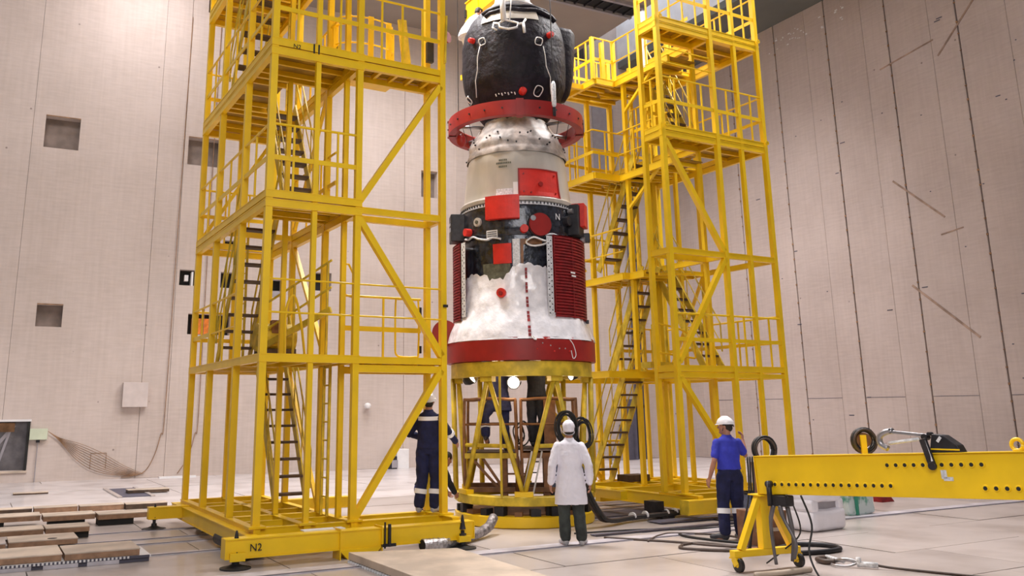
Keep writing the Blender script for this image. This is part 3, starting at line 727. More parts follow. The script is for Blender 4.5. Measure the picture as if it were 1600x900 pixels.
# orbital module
om = MB().lathe([(7.60,.001)] + fine(7.60, 10.24, 44) + [(10.25,.001)], 96, jit=.016).build('orbital_module', 'mli', SC, smooth=True)
bl = [(-.72,.001),(-.70,.18),(-.55,.26),(-.2,.32),(.3,.34),(.70,.33),(.78,.29),(.80,.001)]
MB().lathe([(z, r) for z, r in bl], 32, jit=.012, seed=3).build('side_fairing', 'mli', om, smooth=True, loc=(.90, .12, 8.84), rot=(.05, .06, 0))
MB().lathe([(0,.42),(.02,.46),(.06,.46),(.08,.40),(.34,.34),(.36,.001)], 40).build('docking_port', 'white', om, smooth=False, loc=(0, 0, 10.1))
pl = [(-24, 9.50), (-8, 9.72), (8, 9.72), (22, 9.50), (10, 9.44), (-8, 9.42)]
patch(-38, 30, 9.47, 9.74, .02, .02, 14, 4).build('sunshade', 'greyshell', om)
mb = MB()
for a0, a1, z in ((-40, 52, 9.80), (-34, 60, 9.70)):
    mb.tube([sp(a0 + (a1 - a0) * k / 16, z - .05 * math.sin(k) * .4 - (.10 if k in (0, 16) else 0), .03) for k in range(17)], .05, 8)
mb.build('blanket_roll', 'mli', om, smooth=True)
# antenna bracket and hanging strap
mb = MB()
mb.tube([sp(-20, 9.38, .05), sp(-14, 9.33, .10), sp(-13, 9.24, .10), sp(-4, 9.17, .12), sp(4, 9.20, .12), sp(5, 9.31, .10), sp(-8, 9.40, .10), sp(-14, 9.33, .10)], .022, 8)
mb.tube([sp(5, 9.28, .1), sp(10, 9.30, .12), sp(13, 9.40, .1)], .022, 8).tube([sp(10, 9.30, .12), sp(11, 9.10, .1)], .028, 8).tube([sp(-20, 9.4, .05), sp(-21, 9.28, .06), sp(-16, 9.2, .08)], .018, 8)
mb.build('antenna_frame', 'white', om, smooth=True)
MB().tube([sp(-9, 9.38, .12), sp(-9, 9.75, .35), (-.10, -.62, 10.3), (-.10, -.35, 11.6)], .055, 10).build('hanging_duct', 'white', om, smooth=True)
MB().tube([sp(-3, 9.38, .12), (-.02, -.98, 9.9), (0.02, -.62, 10.4), (.02, -.40, 11.6)], .012, 6).build('lead', 'white', om, smooth=True)
for a, z, r in ((-34, 9.05, .085), (27, 8.98, .09), (30, 8.02, .10), (-74, 8.07, .09)):
    pts = [sp(a + math.degrees(r * .85 * math.cos(q) / max(.5, RAD(z))), z + r * math.sin(q), .035 + .02 * math.sin(3 * q)) for q in [2 * PI * k / 20 for k in range(21)]]
    MB().tube(pts, .011, 6).build('cable_loop', 'white', om, smooth=True)
    MB().tube([sp(a - 2, z - .03, .02), sp(a + 2, z + .03, .02)], .018, 8).build('connector', 'darksteel', om)
for path in ([(-37,8.97),(-40,8.75),(-42,8.5),(-46,8.3),(-50,8.15),(-54,8.02)], [(32,8.9),(34,8.7),(36,8.5),(42,8.3),(46,8.15),(50,8.02)]):
    MB().tube([sp(a, z, .028 + .008 * (k % 2)) for k, (a, z) in enumerate(path)], .009, 6).build('sensor_wire', 'white', om, smooth=True)
for a, z, r in ((-48, 9.15, .055), (41, 9.17, .06), (10, 7.99, .075)):
    n = sp(a, z, 1) - sp(a, z, 0)
    MB().tube([sp(a, z, 0), sp(a, z, .09), sp(a, z, .12)], [r, r, r * .7], 14).build('red_cap', 'redbright', om)
mb = MB()
for k in range(7): mb.tube([sp(-24 + k * 4, 7.98, .03), sp(-23 + k * 4, 7.93 + .03 * (k % 2), .06)], .012, 6)
mb.build('white_tags', 'white', om)
# handling collar (upper red ring) with its struts
def ring(name, z0, z1, ro, ri, m, par, seg=96, flange=.03):
    return MB().lathe([(z0, ri), (z0, ro), (z0 + flange, ro + .001), (z1 - flange, ro + .001), (z1, ro), (z1, ri), (z1 - .03, ri - .03), (z0 + .03, ri - .03), (z0, ri)], seg).build(name, m, par)
ur = autosmooth(ring('handling_ring', 7.37, 7.66, 1.355, 1.22, 'red', SC), 20)
for a in (0, 90, 180, 270):
    MB().lathe([(7.35,1.20),(7.35,1.375),(7.68,1.375),(7.68,1.20),(7.35,1.20)], 4, a + 1, a + 7).build('ring_joint', 'red', ur)
for k in range(24):
    a = math.radians(k * 15 + 5)
    MB().tube([(1.35 * math.sin(a), -1.35 * math.cos(a), 7.51), (1.372 * math.sin(a), -1.372 * math.cos(a), 7.51)], .018, 8).build('ring_bolt', 'darksteel', ur)
for a in (-72, 64, 118, -125):
    ar = math.radians(a)
    MB().tube([(.62 * math.sin(ar), -.62 * math.cos(ar), 7.50), (1.22 * math.sin(ar), -1.22 * math.cos(ar), 7.48)], .035, 10).build('support_rod', 'steel', ur, smooth=True)
for a in (-80, -60, 50, 78):
    ar = math.radians(a)
    MB().tube([(1.0*math.sin(ar), -1.0*math.cos(ar), 7.95), (1.1*math.sin(ar+.03), -1.1*math.cos(ar+.03), 7.6), (1.0*math.sin(ar+.05), -1.0*math.cos(ar+.05), 7.2)], .007, 5).build('tie_cord', 'darksteel', ur)
MB().sphere((-1.08, -.30, 7.22), .10, .10, .14, 12, 8).build('red_bag', 'red', ur, smooth=True)
# neck and descent module
MB().lathe([(7.30,.70),(7.40,.66),(7.5,.62),(7.62,.62)], 64, jit=.01).build('transfer_section', 'darkshell', SC, smooth=True)
dm = MB().lathe(fine(5.86, 7.42, 30), 96, jit=.006, seed=7).build('descent_module', 'greyshell', SC, smooth=True)
wr = MB()
wr.lathe([(6.78 + (7.58-6.78)*i/14, RAD(6.78 + (7.58-6.78)*i/14) + .03 + .012 * math.sin(i * 1.7)) for i in range(15)], 96, -180, 180, jit=.035, seed=12)
wr.build('crumpled_wrap', 'wrap', dm, smooth=True)
for k in range(26):
    a = -92 + k * 7.4 + (k * 37 % 5); z = 6.86 + .30 * abs(math.sin(k * .55)) + (.06 if k % 2 else 0)
    MB().tube([sp(a, z, .05), sp(a, z, .075)], .017, 8).build('fastener', 'darksteel', dm)
patch(2.5, 47, 5.87, 6.39, .035, .03, 14, 6).build('hatch_cover', 'redbright', dm)
hc = [c for c in dm.children if c.name.startswith('hatch_cover')][0]
mb = MB()
for a0, a1, z0, z1 in ((1.5,3.0,5.85,6.41),(46.5,48,5.85,6.41),(1.5,48,6.385,6.41),(1.5,48,5.85,5.875)):
    mb2 = patch(a0, a1, z0, z1, .045, .03, 10, 3); mb.add(mb2.v, mb2.f)
mb.build('hatch_frame', 'red', hc)
MB().tube([sp(24, 6.10, .03), sp(24, 6.10, .08)], .045, 10).build('hatch_knob', 'red', hc)
for a, z in ((7, 5.95), (42, 5.95), (7, 6.3), (42, 6.3), (14, 5.93)): MB().tube([sp(a, z, .03), sp(a, z, .055)], .018, 8).build('screw', 'red', hc)
patch(-21, -4, 5.86, 6.02, .025, .02, 6, 3).build('taped_panel', 'strip', dm)
patch(-3.6, 1.2, 5.86, 6.14, .025, .02, 4, 3).build('taped_panel', 'white', dm)
mb = MB()
for i, (z, a0, a1) in enumerate(((6.60, -19, -10), (6.54, -22, -6), (6.47, -19, -11))):
    k = a0
    while k < a1:
        m2 = patch(k, k + 1.3, z - .018, z + .018, .012, .008, 1, 1); mb.add(m2.v, m2.f); k += 1.9
tag(mb.build('stencil_lines', 'olive', dm), kind='stuff')
autosmooth(MB().lathe([(5.76,1.06),(5.78,1.12),(5.84,1.13),(5.88,1.10),(5.90,1.04)], 96).build('base_lip', 'greyshell', SC))
# instrument section
im = MB().lathe([(5.12, 1.05), (5.13, 1.09), (5.3, 1.10), (5.6, 1.10), (5.70, 1.10), (5.77, 1.06)], 96, jit=.01, seed=5).build('instrument_section', 'darkshell', SC, smooth=True)
MB().lathe([(5.70,1.07),(5.70,1.115),(5.745,1.115),(5.76,1.09)], 96).build('rivet_band', 'strip', im)
for k in range(50):
    a = -95 + k * 3.8; 
    if -29 < a < 2: continue
    MB().box(-.008, .008, -.01, .01, -.02, .02).build('clip', 'darksteel', im, loc=sp(a, 5.735, .05), rot=(0, 0, math.radians(a)))
patch(-29, 1.9, 5.42, 5.86, .14, .12, 10, 3, rfun=lambda z: 1.09).build('red_box_cover', 'redbright', im)
def disc(par, name, a, z, r, off, th, m, seg=20, rr=None):
    R = rr if rr is not None else RAD(z); ar = math.radians(a); n = Vector((math.sin(ar), -math.cos(ar), 0)); c = n * (R + off); c.z = z
    return MB().cyl(c, c + n * th, r, seg).build(name, m, par)
d1 = disc(im, 'round_cover', 21, 5.31, .215, .02, .09, 'red', 32)
disc(im, 'cover_rim', 21, 5.31, .235, .02, .05, 'darksteel', 32); disc(im, 'cover_boss', 14, 5.42, .05, .1, .03, 'steel')
disc(im, 'red_cap', 5.9, 5.22, .075, .03, .12, 'redbright', 14); disc(im, 'red_cap', -55, 5.27, .075, .03, .12, 'redbright', 14)
dd = disc(im, 'sensor_dish', -42, 5.43, .085, .02, .05, 'greyshell', 24); disc(im, 'sensor_hub', -42, 5.43, .035, .07, .02, 'olive', 12)
lb = patch(-32, -20, 5.09, 5.24, .03, .01, 5, 2); lb.build('label_plate', 'white', im)
mb = MB()
for z in (5.205, 5.165, 5.125):
    k = -31
    while k < -21:
        m2 = patch(k, k + .7, z - .011, z + .011, .034, .004, 1, 1); mb.add(m2.v, m2.f); k += 1.15
mb.build('label_print', 'ink', im)
tN = text('N', 'white_letter', .17, 'white', im, sp(43, 5.50, .03), (PI/2, 0, math.radians(43)))
def obox(par, name, a, z0, z1, r0, r1, w, m, bev=.015):
    return MB().box(-w/2, w/2, -r1, -r0, z0, z1).build(name, m, par, rot=(0, 0, math.radians(a)), bevel=bev)
lbx = obox(im, 'thruster_box', -80, 5.16, 5.70, 1.0, 1.34, .36, 'darksteel'); obox(im, 'nozzle_pair', -78, 5.36, 5.44, 1.3, 1.355, .10, 'steel', 0); obox(im, 'nozzle_pair', -78, 5.48, 5.53, 1.3, 1.355, .10, 'steel', 0)
rbx = obox(im, 'thruster_box', 72, 5.2, 5.80, 1.0, 1.28, .40, 'darksteel'); obox(im, 'thruster_cover', 76, 5.38, 5.84, 1.10, 1.36, .34, 'redbright')
obox(im, 'bracket_arm', 83, 5.12, 5.3, 1.0, 1.40, .14, 'darksteel'); disc(im, 'nozzle', 76, 5.14, .06, .17, .08, 'steel')
disc(im, 'nozzle', 55, 5.45, .09, .02, .1, 'darksteel'); disc(im, 'nozzle', 61, 5.66, .05, .03, .1, 'steel')
MB().tube(smooth_path([sp(8,5.0,.08), sp(14,5.06,.13), sp(24,5.0,.14), sp(30,5.02,.12), sp(24,4.94,.14), sp(14,4.90,.13), sp(8,4.95,.09), sp(8,5.0,.08)], 5), .018, 6).build('cable_loop', 'white', im, smooth=True)
for path in ([(-62,5.16),(-55,5.13),(-48,5.16),(-40,5.10),(-30,5.06),(-24,5.09),(-16,5.05)], [(26,5.12),(34,5.15),(46,5.12),(60,5.14),(80,5.10)]):
    MB().tube(smooth_path([sp(a, z, .07) for a, z in path], 4), .02, 6).build('cable_run', 'strip', im, smooth=True)
# service body: dark upper half, clear film lower half
sb = MB().lathe(fine(3.95, 5.16, 14), 96, jit=.010, seed=2).build('service_body', 'darkshell', SC, smooth=True)
patch(-38, -8, 4.10, 4.62, .03, .02, 12, 6).build('insulation_patch', 'olive', sb)
patch(-5.5, 1.5, 4.3, 5.05, .022, .02, 4, 6).build('white_strip', 'strip', sb)
patch(2.2, 5.0, 4.55, 5.05, .03, .02, 3, 4).build('brown_strip', 'brown', sb)
patch(5, 24, 4.95, 5.05, .03, .02, 6, 2).build('brown_strip', 'brown', sb)
patch(-25, -6.5, 4.60, 4.97, .05, .04, 8, 4).build('red_square_cover', 'redbright', sb)
def flare(z): return RAD(z) + .035
fl = MB(); n = 26; rws = []
for j in range(n + 1):
    row = []
    for k in range(121):
        a = -180 + 3 * k
        edge = 4.44 + .03 * math.sin(a * .21) + .02 * math.sin(a * .67 + 1) + (.13 if -7 < a < 30 else 0) + (-.14 if -33 < a < -13 else 0)
        z = 3.20 + (edge - 3.20) * j / n; ar = math.radians(a); bump = .03 * noise.noise(Vector((a * .06, z * 2.2, 1))) + .018 * noise.noise(Vector((a * .2, z * 5, 4)))
        r = flare(z) + bump + .02; row.append((r * math.sin(ar), -r * math.cos(ar), z))
    rws += row
fl.add(rws, [(j*121+k, j*121+k+1, (j+1)*121+k+1, (j+1)*121+k) for j in range(n) for k in range(120)])
flo = fl.build('film_skirt', 'film', SC, smooth=True)
disc(flo, 'red_cap', -16, 4.05, .085, .03, .10, 'redbright', 16, rr=1.08); disc(flo, 'cap_boss', -16, 4.04, .04, .13, .03, 'red', 10, rr=1.08)
mb = MB()
for k in range(20):
    z = 3.24 + k * .067
    if k % 4 == 3: continue
    m2 = patch(5.8, 7.8, z, z + .055, .10, .02, 1, 1); mb.add(m2.v, m2.f)
mb.build('seam_tape', 'redpanel', flo)
# radiators
def radiator(a0, a1, z0, z1, ro):
    prof = []; n = 27
    for k in range(n):
        zz = z0 + (z1 - z0) * k / n; d = (z1 - z0) / n
        prof += [(zz, ro - .03), (zz + d * .25, ro), (zz + d * .7, ro), (zz + d * .95, ro - .03)]
    prof.append((z1, ro - .03))
    o = autosmooth(MB().lathe(prof, 24, a0, a1).build('radiator_panel', 'redpanel', SC), 25)
    MB().lathe([(z0, ro - .06), (z1, ro - .06)], 24, a0, a1).lathe([(z0, ro - .06), (z0 - .01, ro)], 24, a0, a1).lathe([(z1 + .01, ro), (z1, ro - .06)], 24, a0, a1).build('radiator_back', 'red', o)
    n = 4
    for k in range(n + 1):
        a = a0 + (a1 - a0) * k / n
        MB().lathe([(z0, ro - .02), (z0, ro + .012), (z1, ro + .012), (z1, ro - .02)], 1, a - .45, a + .45).build('radiator_rib', 'redpanel', o)
    return o
r1_ = radiator(30.5, 112, 3.60, 5.10, 1.285); r2_ = radiator(-140, -59, 3.60, 5.06, 1.285)
for a in (50, 53): pass
MB().lathe([(4.42, 1.30), (4.42, 1.305), (4.45, 1.305), (4.45, 1.30)], 3, 47, 53).lathe([(4.36, 1.30), (4.36, 1.305), (4.39, 1.305), (4.39, 1.30)], 3, 48, 54).build('white_marks', 'white', r1_)
for rr, a0, a1, z0, z1 in ((r1_, 24.0, 29.5, 3.62, 5.08), (r2_, -58, -51.5, 3.66, 5.06)):
    s_ = MB().lathe([(z0, 1.24), (z0, 1.27), (z1, 1.27), (z1, 1.24)], 4, a0, a1).build('edge_strip', 'strip', rr)
    mb = MB(); am = (a0 + a1) / 2
    for k in range(26):
        z = z0 + .05 + k * (z1 - z0 - .08) / 26; aa = math.radians(am + (1.2 if k % 2 else -1.2)); n_ = Vector((math.sin(aa), -math.cos(aa), 0))
        c = n_ * 1.268; c.z = z; mb.cyl(c, c + n_ * .006, .013, 6)
    tag(mb.build('edge_holes', 'darksteel', s_), kind='stuff')
    MB().lathe([(z0, 1.09), (z0, 1.245)], 1, a0 + .2, a0 + .5).build('standoff', 'steel', rr)
    for z in (z0 + .1, z1 - .1):
        ar = math.radians((a0 + a1) / 2); MB().tube([(1.05 * math.sin(ar), -1.05 * math.cos(ar), z), (1.25 * math.sin(ar), -1.25 * math.cos(ar), z)], .02, 6).build('standoff', 'steel', rr)
# red covers low on the left flank, loose corner bits
MB().cyl((-1.42, -.38, 3.40), (-1.42, -.30, 3.40), .245, 32).build('round_cover', 'red', SC)
MB().tube([(-1.42, -.30, 3.40), (-1.20, -.1, 3.5)], .03, 8).build('cover_arm', 'steel', SC)
MB().box(1.12, 1.24, -.28, -.2, 3.42, 3.62).box(1.18, 1.3, -.25, -.2, 3.55, 3.62).build('corner_bracket', 'darksteel', SC)
MB().lathe([(3.16, 1.37), (3.20, 1.41), (3.25, 1.33)], 64, -88, -2).build('film_hem', 'film', SC)
MB().lathe([(3.19, 1.36), (3.24, 1.39), (3.30, 1.33)], 64, -20, 88).build('dark_hem', 'darkshell', SC)
# lower red ring
lr = autosmooth(ring('base_ring', 2.83, 3.19, 1.41, 1.25, 'red', SC), 20)
for a in (-75, -45, -14, 10, 40, 66):
    MB().lathe([(3.19, 1.33), (3.19, 1.40), (3.23, 1.40), (3.23, 1.33)], 5, a, a + 12).build('clamp_segment', 'redbright' if a in (10, 40) else 'red', lr)
for k, (a, z) in enumerate(((16, 3.12), (22, 3.08), (29, 3.03), (34, 3.03), (25, 2.98), (38, 2.99), (12, 3.02))):
    ar = math.radians(a); MB().sphere((1.415*math.sin(ar), -1.415*math.cos(ar), z), .014, .014, .014, 6, 4).build('stud', 'steel' if k < 4 else 'redbright', lr)
MB().tube(smooth_path([sp(38.5, 3.2, .05), Vector((1.43*math.sin(.72), -1.43*math.cos(.72), 3.1)), Vector((1.43*math.sin(.76), -1.43*math.cos(.76), 2.93)), Vector((1.43*math.sin(.71), -1.43*math.cos(.71), 2.86)), Vector((1.43*math.sin(.68), -1.43*math.cos(.68), 3.0))], 4), .008, 6).build('hanging_wire', 'white', lr)
MB().tube(smooth_path([sp(7, 3.3, .06), sp(9, 3.2, .10), sp(11, 3.18, .10), sp(9, 3.25, .08)], 4), .012, 6).build('hanging_wire', 'white', lr)

# ------------------------------------------------------------------ stand under the spacecraft
ST = empty('spacecraft_stand', CR, RZ, 'yellow round steel truss stand with zigzag struts carrying the spacecraft', 'stand')
autosmooth(ring('top_ring', 2.56, 2.815, 1.33, 1.16, 'yellowold', ST), 35)
autosmooth(MB().lathe([(.365,1.10),(.365,1.27),(.38,1.29),(.51,1.29),(.525,1.27),(.525,1.10),(.365,1.10)], 16).build('lower_ring', 'yellowold', ST), 20)
for k in range(12):
    at = math.radians(30 + 60 * (k // 2)); ab = math.radians(60 * ((k + 1) // 2))
    MB().tube([(1.20*math.sin(at), -1.20*math.cos(at), 2.58), (1.20*math.sin(ab), -1.20*math.cos(ab), .52)], .042, 10).build('strut', 'yellowold', ST, smooth=True)
for k in range(6):
    a = math.radians(60 * k); b = math.radians(60 * k + 30)
    MB().box(-.16, .16, -1.27, -1.12, .52, .60).build('strut_foot', 'yellow', ST, rot=(0, 0, a))
    MB().box(-.12, .12, -1.26, -1.12, 2.47, 2.56).build('strut_head', 'yellowold', ST, rot=(0, 0, b))
for a in (-92, 88, 140, -140):
    ar = math.radians(a); MB().tube([(1.26*math.sin(ar), -1.26*math.cos(ar), .5), (1.30*math.sin(ar), -1.30*math.cos(ar), 2.56)], .05, 10).build('side_column', 'yellowold', ST, smooth=True)
ar = math.radians(-17); MB().tube([(1.30*math.sin(ar), -1.30*math.cos(ar), .5), (1.30*math.sin(ar), -1.30*math.cos(ar), 2.95)], .022, 8).build('tie_rod', 'yellowold', ST)
for z0_, a0_, a1_ in ((1.36, -60, -14), (1.36, 14, 45)):
    p, q = math.radians(a0_), math.radians(a1_)
    MB().tube([(1.18*math.sin(p), -1.18*math.cos(p), z0_), (1.18*math.sin(q), -1.18*math.cos(q), z0_)], .035, 8).build('cross_tube', 'yellowold', ST)
for k in range(8):
    a = math.radians(22 + 45 * k); MB().tube([(1.1*math.sin(a), -1.1*math.cos(a), .20), (1.1*math.sin(a), -1.1*math.cos(a), .37)], .05, 8).build('roller_support', 'darksteel', ST)
TB_ = empty('turntable_base', CR, RZ, 'low yellow ring base lying on the floor below the round stand', 'base ring')
autosmooth(MB().lathe([(.0,1.08),(.0,1.25),(.02,1.28),(.185,1.28),(.20,1.25),(.20,1.08),(.0,1.08)], 20).build('ring_beam', 'yellow', TB_), 20)
for k in range(5):
    a = math.radians(36 * k); c, s_ = math.cos(a), math.sin(a)
    MB().bar((-1.15*c, -1.15*s_, .15), (1.15*c, 1.15*s_, .15), .10, .08).build('spoke', 'yellowold', TB_)
MB().lathe([(.19,.02),(.19,1.0),(.21,1.0),(.21,.02)], 32).build('cover_disc', 'brown', TB_)
for k in range(14):
    a = math.radians(-95 + k * 15); MB().box(-.06 - .04 * (k % 2), .07, -1.24, -1.05, .2, .27 + .04 * (k % 3)).build('clamp_fitting', 'darksteel' if k % 3 else 'brown', TB_, rot=(0, 0, a))

# inner access platform with brown guard hoops and floodlamps
AP = empty('access_platform', CR, RZ, 'brown tubular access platform standing inside the round yellow stand', 'platform')
pf = MB().box(-1.02, -.12, -.55, .55, 1.20, 1.235).box(-.12, .95, -.40, .6, 1.26, 1.30).build('platform_deck', 'tread', AP)
for (x0, x1, y) in ((-1.05, -.12, -.58), (-1.05, -.12, .5), (-.02, .98, -.5), (-.02, .98, .5)):
    MB().bar((x0, y, 1.17), (x1, y, 1.17), .06, .09).build('deck_edge', 'yellowold' if y < -.55 else 'brown', AP)
    h = smooth_path([(x0, y, .55), (x0, y, 2.0), (x0 + .10, y, 2.16), (x1 - .10, y, 2.16), (x1, y, 2.0), (x1, y, .55)], 4)
    MB().tube(h, .028, 8).tube([(x0, y, 1.72), (x1, y, 1.72)], .02, 6).build('guard_hoop', 'brown', AP, smooth=True)
for p, q in (((-.95, -.5, 1.15), (-.40, -.5, .55)), ((-.75, -.5, 1.15), (-.33, -.5, .55)), ((-.1, -.5, 1.15), (.05, -.5, .55))):
    MB().bar(p, q, .05, .05).build('brace', 'brown', AP)
for x in (-.35, .42):
    for y in (-.45, .45): MB().bar((x, y, .2), (x, y, 1.16), .11, .10).build('leg', 'brown', AP)
MB().bar((-1.0, -.5, .58), (1.0, -.5, .58), .08, .08).bar((-1.0, .5, .58), (1.0, .5, .58), .08, .08).bar((-.3, -.48, .85), (.05, -.48, .85), .03, .03).build('bottom_rail', 'brown', AP)
MB().box(.44, .92, -.38, .3, .30, 1.02).build('equipment_box', 'bluebox', AP, bevel=.01)
MB().box(.40, .62, -.2, -.0, 1.3, 2.15).build('side_panel', 'brown', AP)
lad = MB().bar((-.02, -.62, .5), (.16, -.62, 1.25), .03, .03).bar((.16, -.62, .5), (.34, -.62, 1.25), .03, .03).build('step_ladder', 'white', AP)
for k in range(1, 4): MB().bar((-.02 + .045*k, -.62, .5 + .19*k), (.16 + .045*k, -.62, .5 + .19*k), .02, .02).build('rung', 'darksteel', lad)
def flood(x, y, z, dirv, label, lit, watts):
    f = empty('floodlamp', CR + Matrix.Rotation(RZ, 3, 'Z') @ Vector((x, y, z)), RZ, label, 'lamp', 'work lamps under the stand ring')
    rq = Vector(dirv).to_track_quat('Z', 'Y').to_euler()
    MB().lathe([(-.13,.001),(-.13,.05),(-.06,.10),(.05,.125),(.05,.115),(-.05,.09),(-.11,.03)], 24).build('reflector', 'darksteel', f, smooth=True, rot=rq)
    MB().sphere((0, 0, .03), .105 if lit else .115, .105 if lit else .115, .105 if lit else .02, 18, 10).build('bulb', 'lampglass', f, smooth=True, rot=rq)
    MB().tube(smooth_path([(0,.05,.05),(.06,.1,.08),(.10,.1,-.05),(.14,.12,.02)], 4), .008, 6).build('lamp_cord', 'rubber', f)
    l = bpy.data.lights.new('floodlamp_light', 'POINT'); l.energy = watts; l.color = (1, .78, .5); l.shadow_soft_size = .1
    lo = bpy.data.objects.new('floodlamp_light', l); COL.objects.link(lo); lo.parent = f; lo.location = rq.to_matrix() @ Vector((0, 0, .22))
flood(-.96, -.35, 2.55, (1, -.35, .7), 'floodlamp hooked under the stand ring on its left side', False, 12)
flood(-.14, -.45, 2.47, (-.1, -1, -.1), 'glowing round work lamp hanging under the middle of the ring', True, 16)
flood(.95, -.35, 2.62, (-1, -.5, -.1), 'floodlamp clipped under the stand ring on its right side', False, 12)
MB().tube([(.0,-.3,2.75),(.35,-.3,2.75)], .11, 12).build('orange_cushion', 'orange', ST)

# ------------------------------------------------------------------ people (local frame: facing +Y, right hand +X, feet at the origin)
def ell_loft(mb, pts, rads, xdir, seg=14):
    pts = [Vector(p) for p in pts]; n = len(pts); vs = []
    for i in range(n):
        d = (pts[min(i+1, n-1)] - pts[max(i-1, 0)]).normalized()
        x = (Vector(xdir) - d * d.dot(Vector(xdir))).normalized(); y = d.cross(x)
        rx, ry = rads[i] if isinstance(rads[i], tuple) else (rads[i], rads[i])
        for k in range(seg):
            a = 2 * PI * k / seg; vs.append(pts[i] + x * math.cos(a) * rx + y * math.sin(a) * ry)
    fs = [(i*seg+k, i*seg+(k+1)%seg, (i+1)*seg+(k+1)%seg, (i+1)*seg+k) for i in range(n-1) for k in range(seg)]
    fs += [tuple(reversed(range(seg))), tuple(range((n-1)*seg, n*seg))]
    return mb.add(vs, fs)
def limb(mb, pts, rads, seg=12):
    """tapered limb with rounded joints"""
    mb.tube(pts, rads, seg)
    for p, r in zip(pts, rads): mb.sphere(p, r * .985, seg=12, rings=8)
    return mb
def voxel(o, v, sm=3, disp=0., dscale=.15):
    m = o.modifiers.new('skin', 'REMESH'); m.mode = 'VOXEL'; m.voxel_size = v; m.use_smooth_shade = True
    if sm: s = o.modifiers.new('soft', 'SMOOTH'); s.iterations = sm; s.factor = .5
    if disp:
        tx = bpy.data.textures.new('folds', 'CLOUDS'); tx.noise_scale = dscale; tx.noise_depth = 2
        d = o.modifiers.new('folds', 'DISPLACE'); d.texture = tx; d.strength = disp; d.mid_level = .5; d.texture_coords = 'LOCAL'
    return o
DEF = dict(pelvis=(0,0,.95), waist=(0,.0,1.10), chest=(0,.01,1.30), top=(0,0,1.43), neck=(0,.0,1.50), head=(0,.025,1.635),
    shR=(.185,0,1.405), elR=(.235,-.03,1.13), wrR=(.25,.06,.89), shL=(-.185,0,1.405), elL=(-.235,-.03,1.13), wrL=(-.25,.06,.89),
    hipR=(.092,0,.90), knR=(.105,.02,.49), anR=(.115,-.02,.085), hipL=(-.092,0,.90), knL=(-.105,.02,.49), anL=(-.115,-.02,.085),
    toeR=(.14,.17,.02), toeL=(-.14,.17,.02), look=(0,0), curlR=.6, curlL=.6, palmR=None, palmL=None)
def hand(mb, wr, el, side, curl, palm_n=None):
    wr, el = Vector(wr), Vector(el); d = (wr - el).normalized()
    n = Vector(palm_n) if palm_n else Vector((-side, .25, 0)); n = (n - d * n.dot(d)).normalized(); l = d.cross(n) * side
    if palm_n is None and l.y < 0: l = -l                       # thumb side to the front
    ell_loft(mb, [wr - d * .02, wr + d * .02, wr + d * .06, wr + d * .095], [(.026,.019),(.034,.017),(.041,.016),(.038,.013)], l, 12)
    for k, (off, L) in enumerate(((.030,.074),(.010,.082),(-.010,.077),(-.029,.060))):
        p = wr + d * (.088 - .006 * abs(off) / .03) + l * off; pts = [p]; dd = d.copy()
        for j, (fr, an) in enumerate(((.44,.35),(.32,.85),(.24,.75))):
            a = an * curl + .08 * j; dd = (dd * math.cos(a) + n * math.sin(a)).normalized(); n_ = n
            p = p + dd * L * fr; pts.append(p)
        mb.tube(pts, [.0098,.0092,.0084,.0070], 8); mb.sphere(pts[-1], .0072, seg=8, rings=6); mb.sphere(pts[1], .0094, seg=8, rings=6)
    p0 = wr + d * .025 + l * .026; p1 = p0 + (l * .6 + d * .75).normalized() * .042; p2 = p1 + (l * .15 + d * .85 + n * .5).normalized() * .034; p3 = p2 + (d * .8 + n * .6).normalized() * .024
    mb.tube([p0, p1, p2, p3], [.015,.0125,.011,.008], 8); mb.sphere(p3, .0085, seg=8, rings=6)
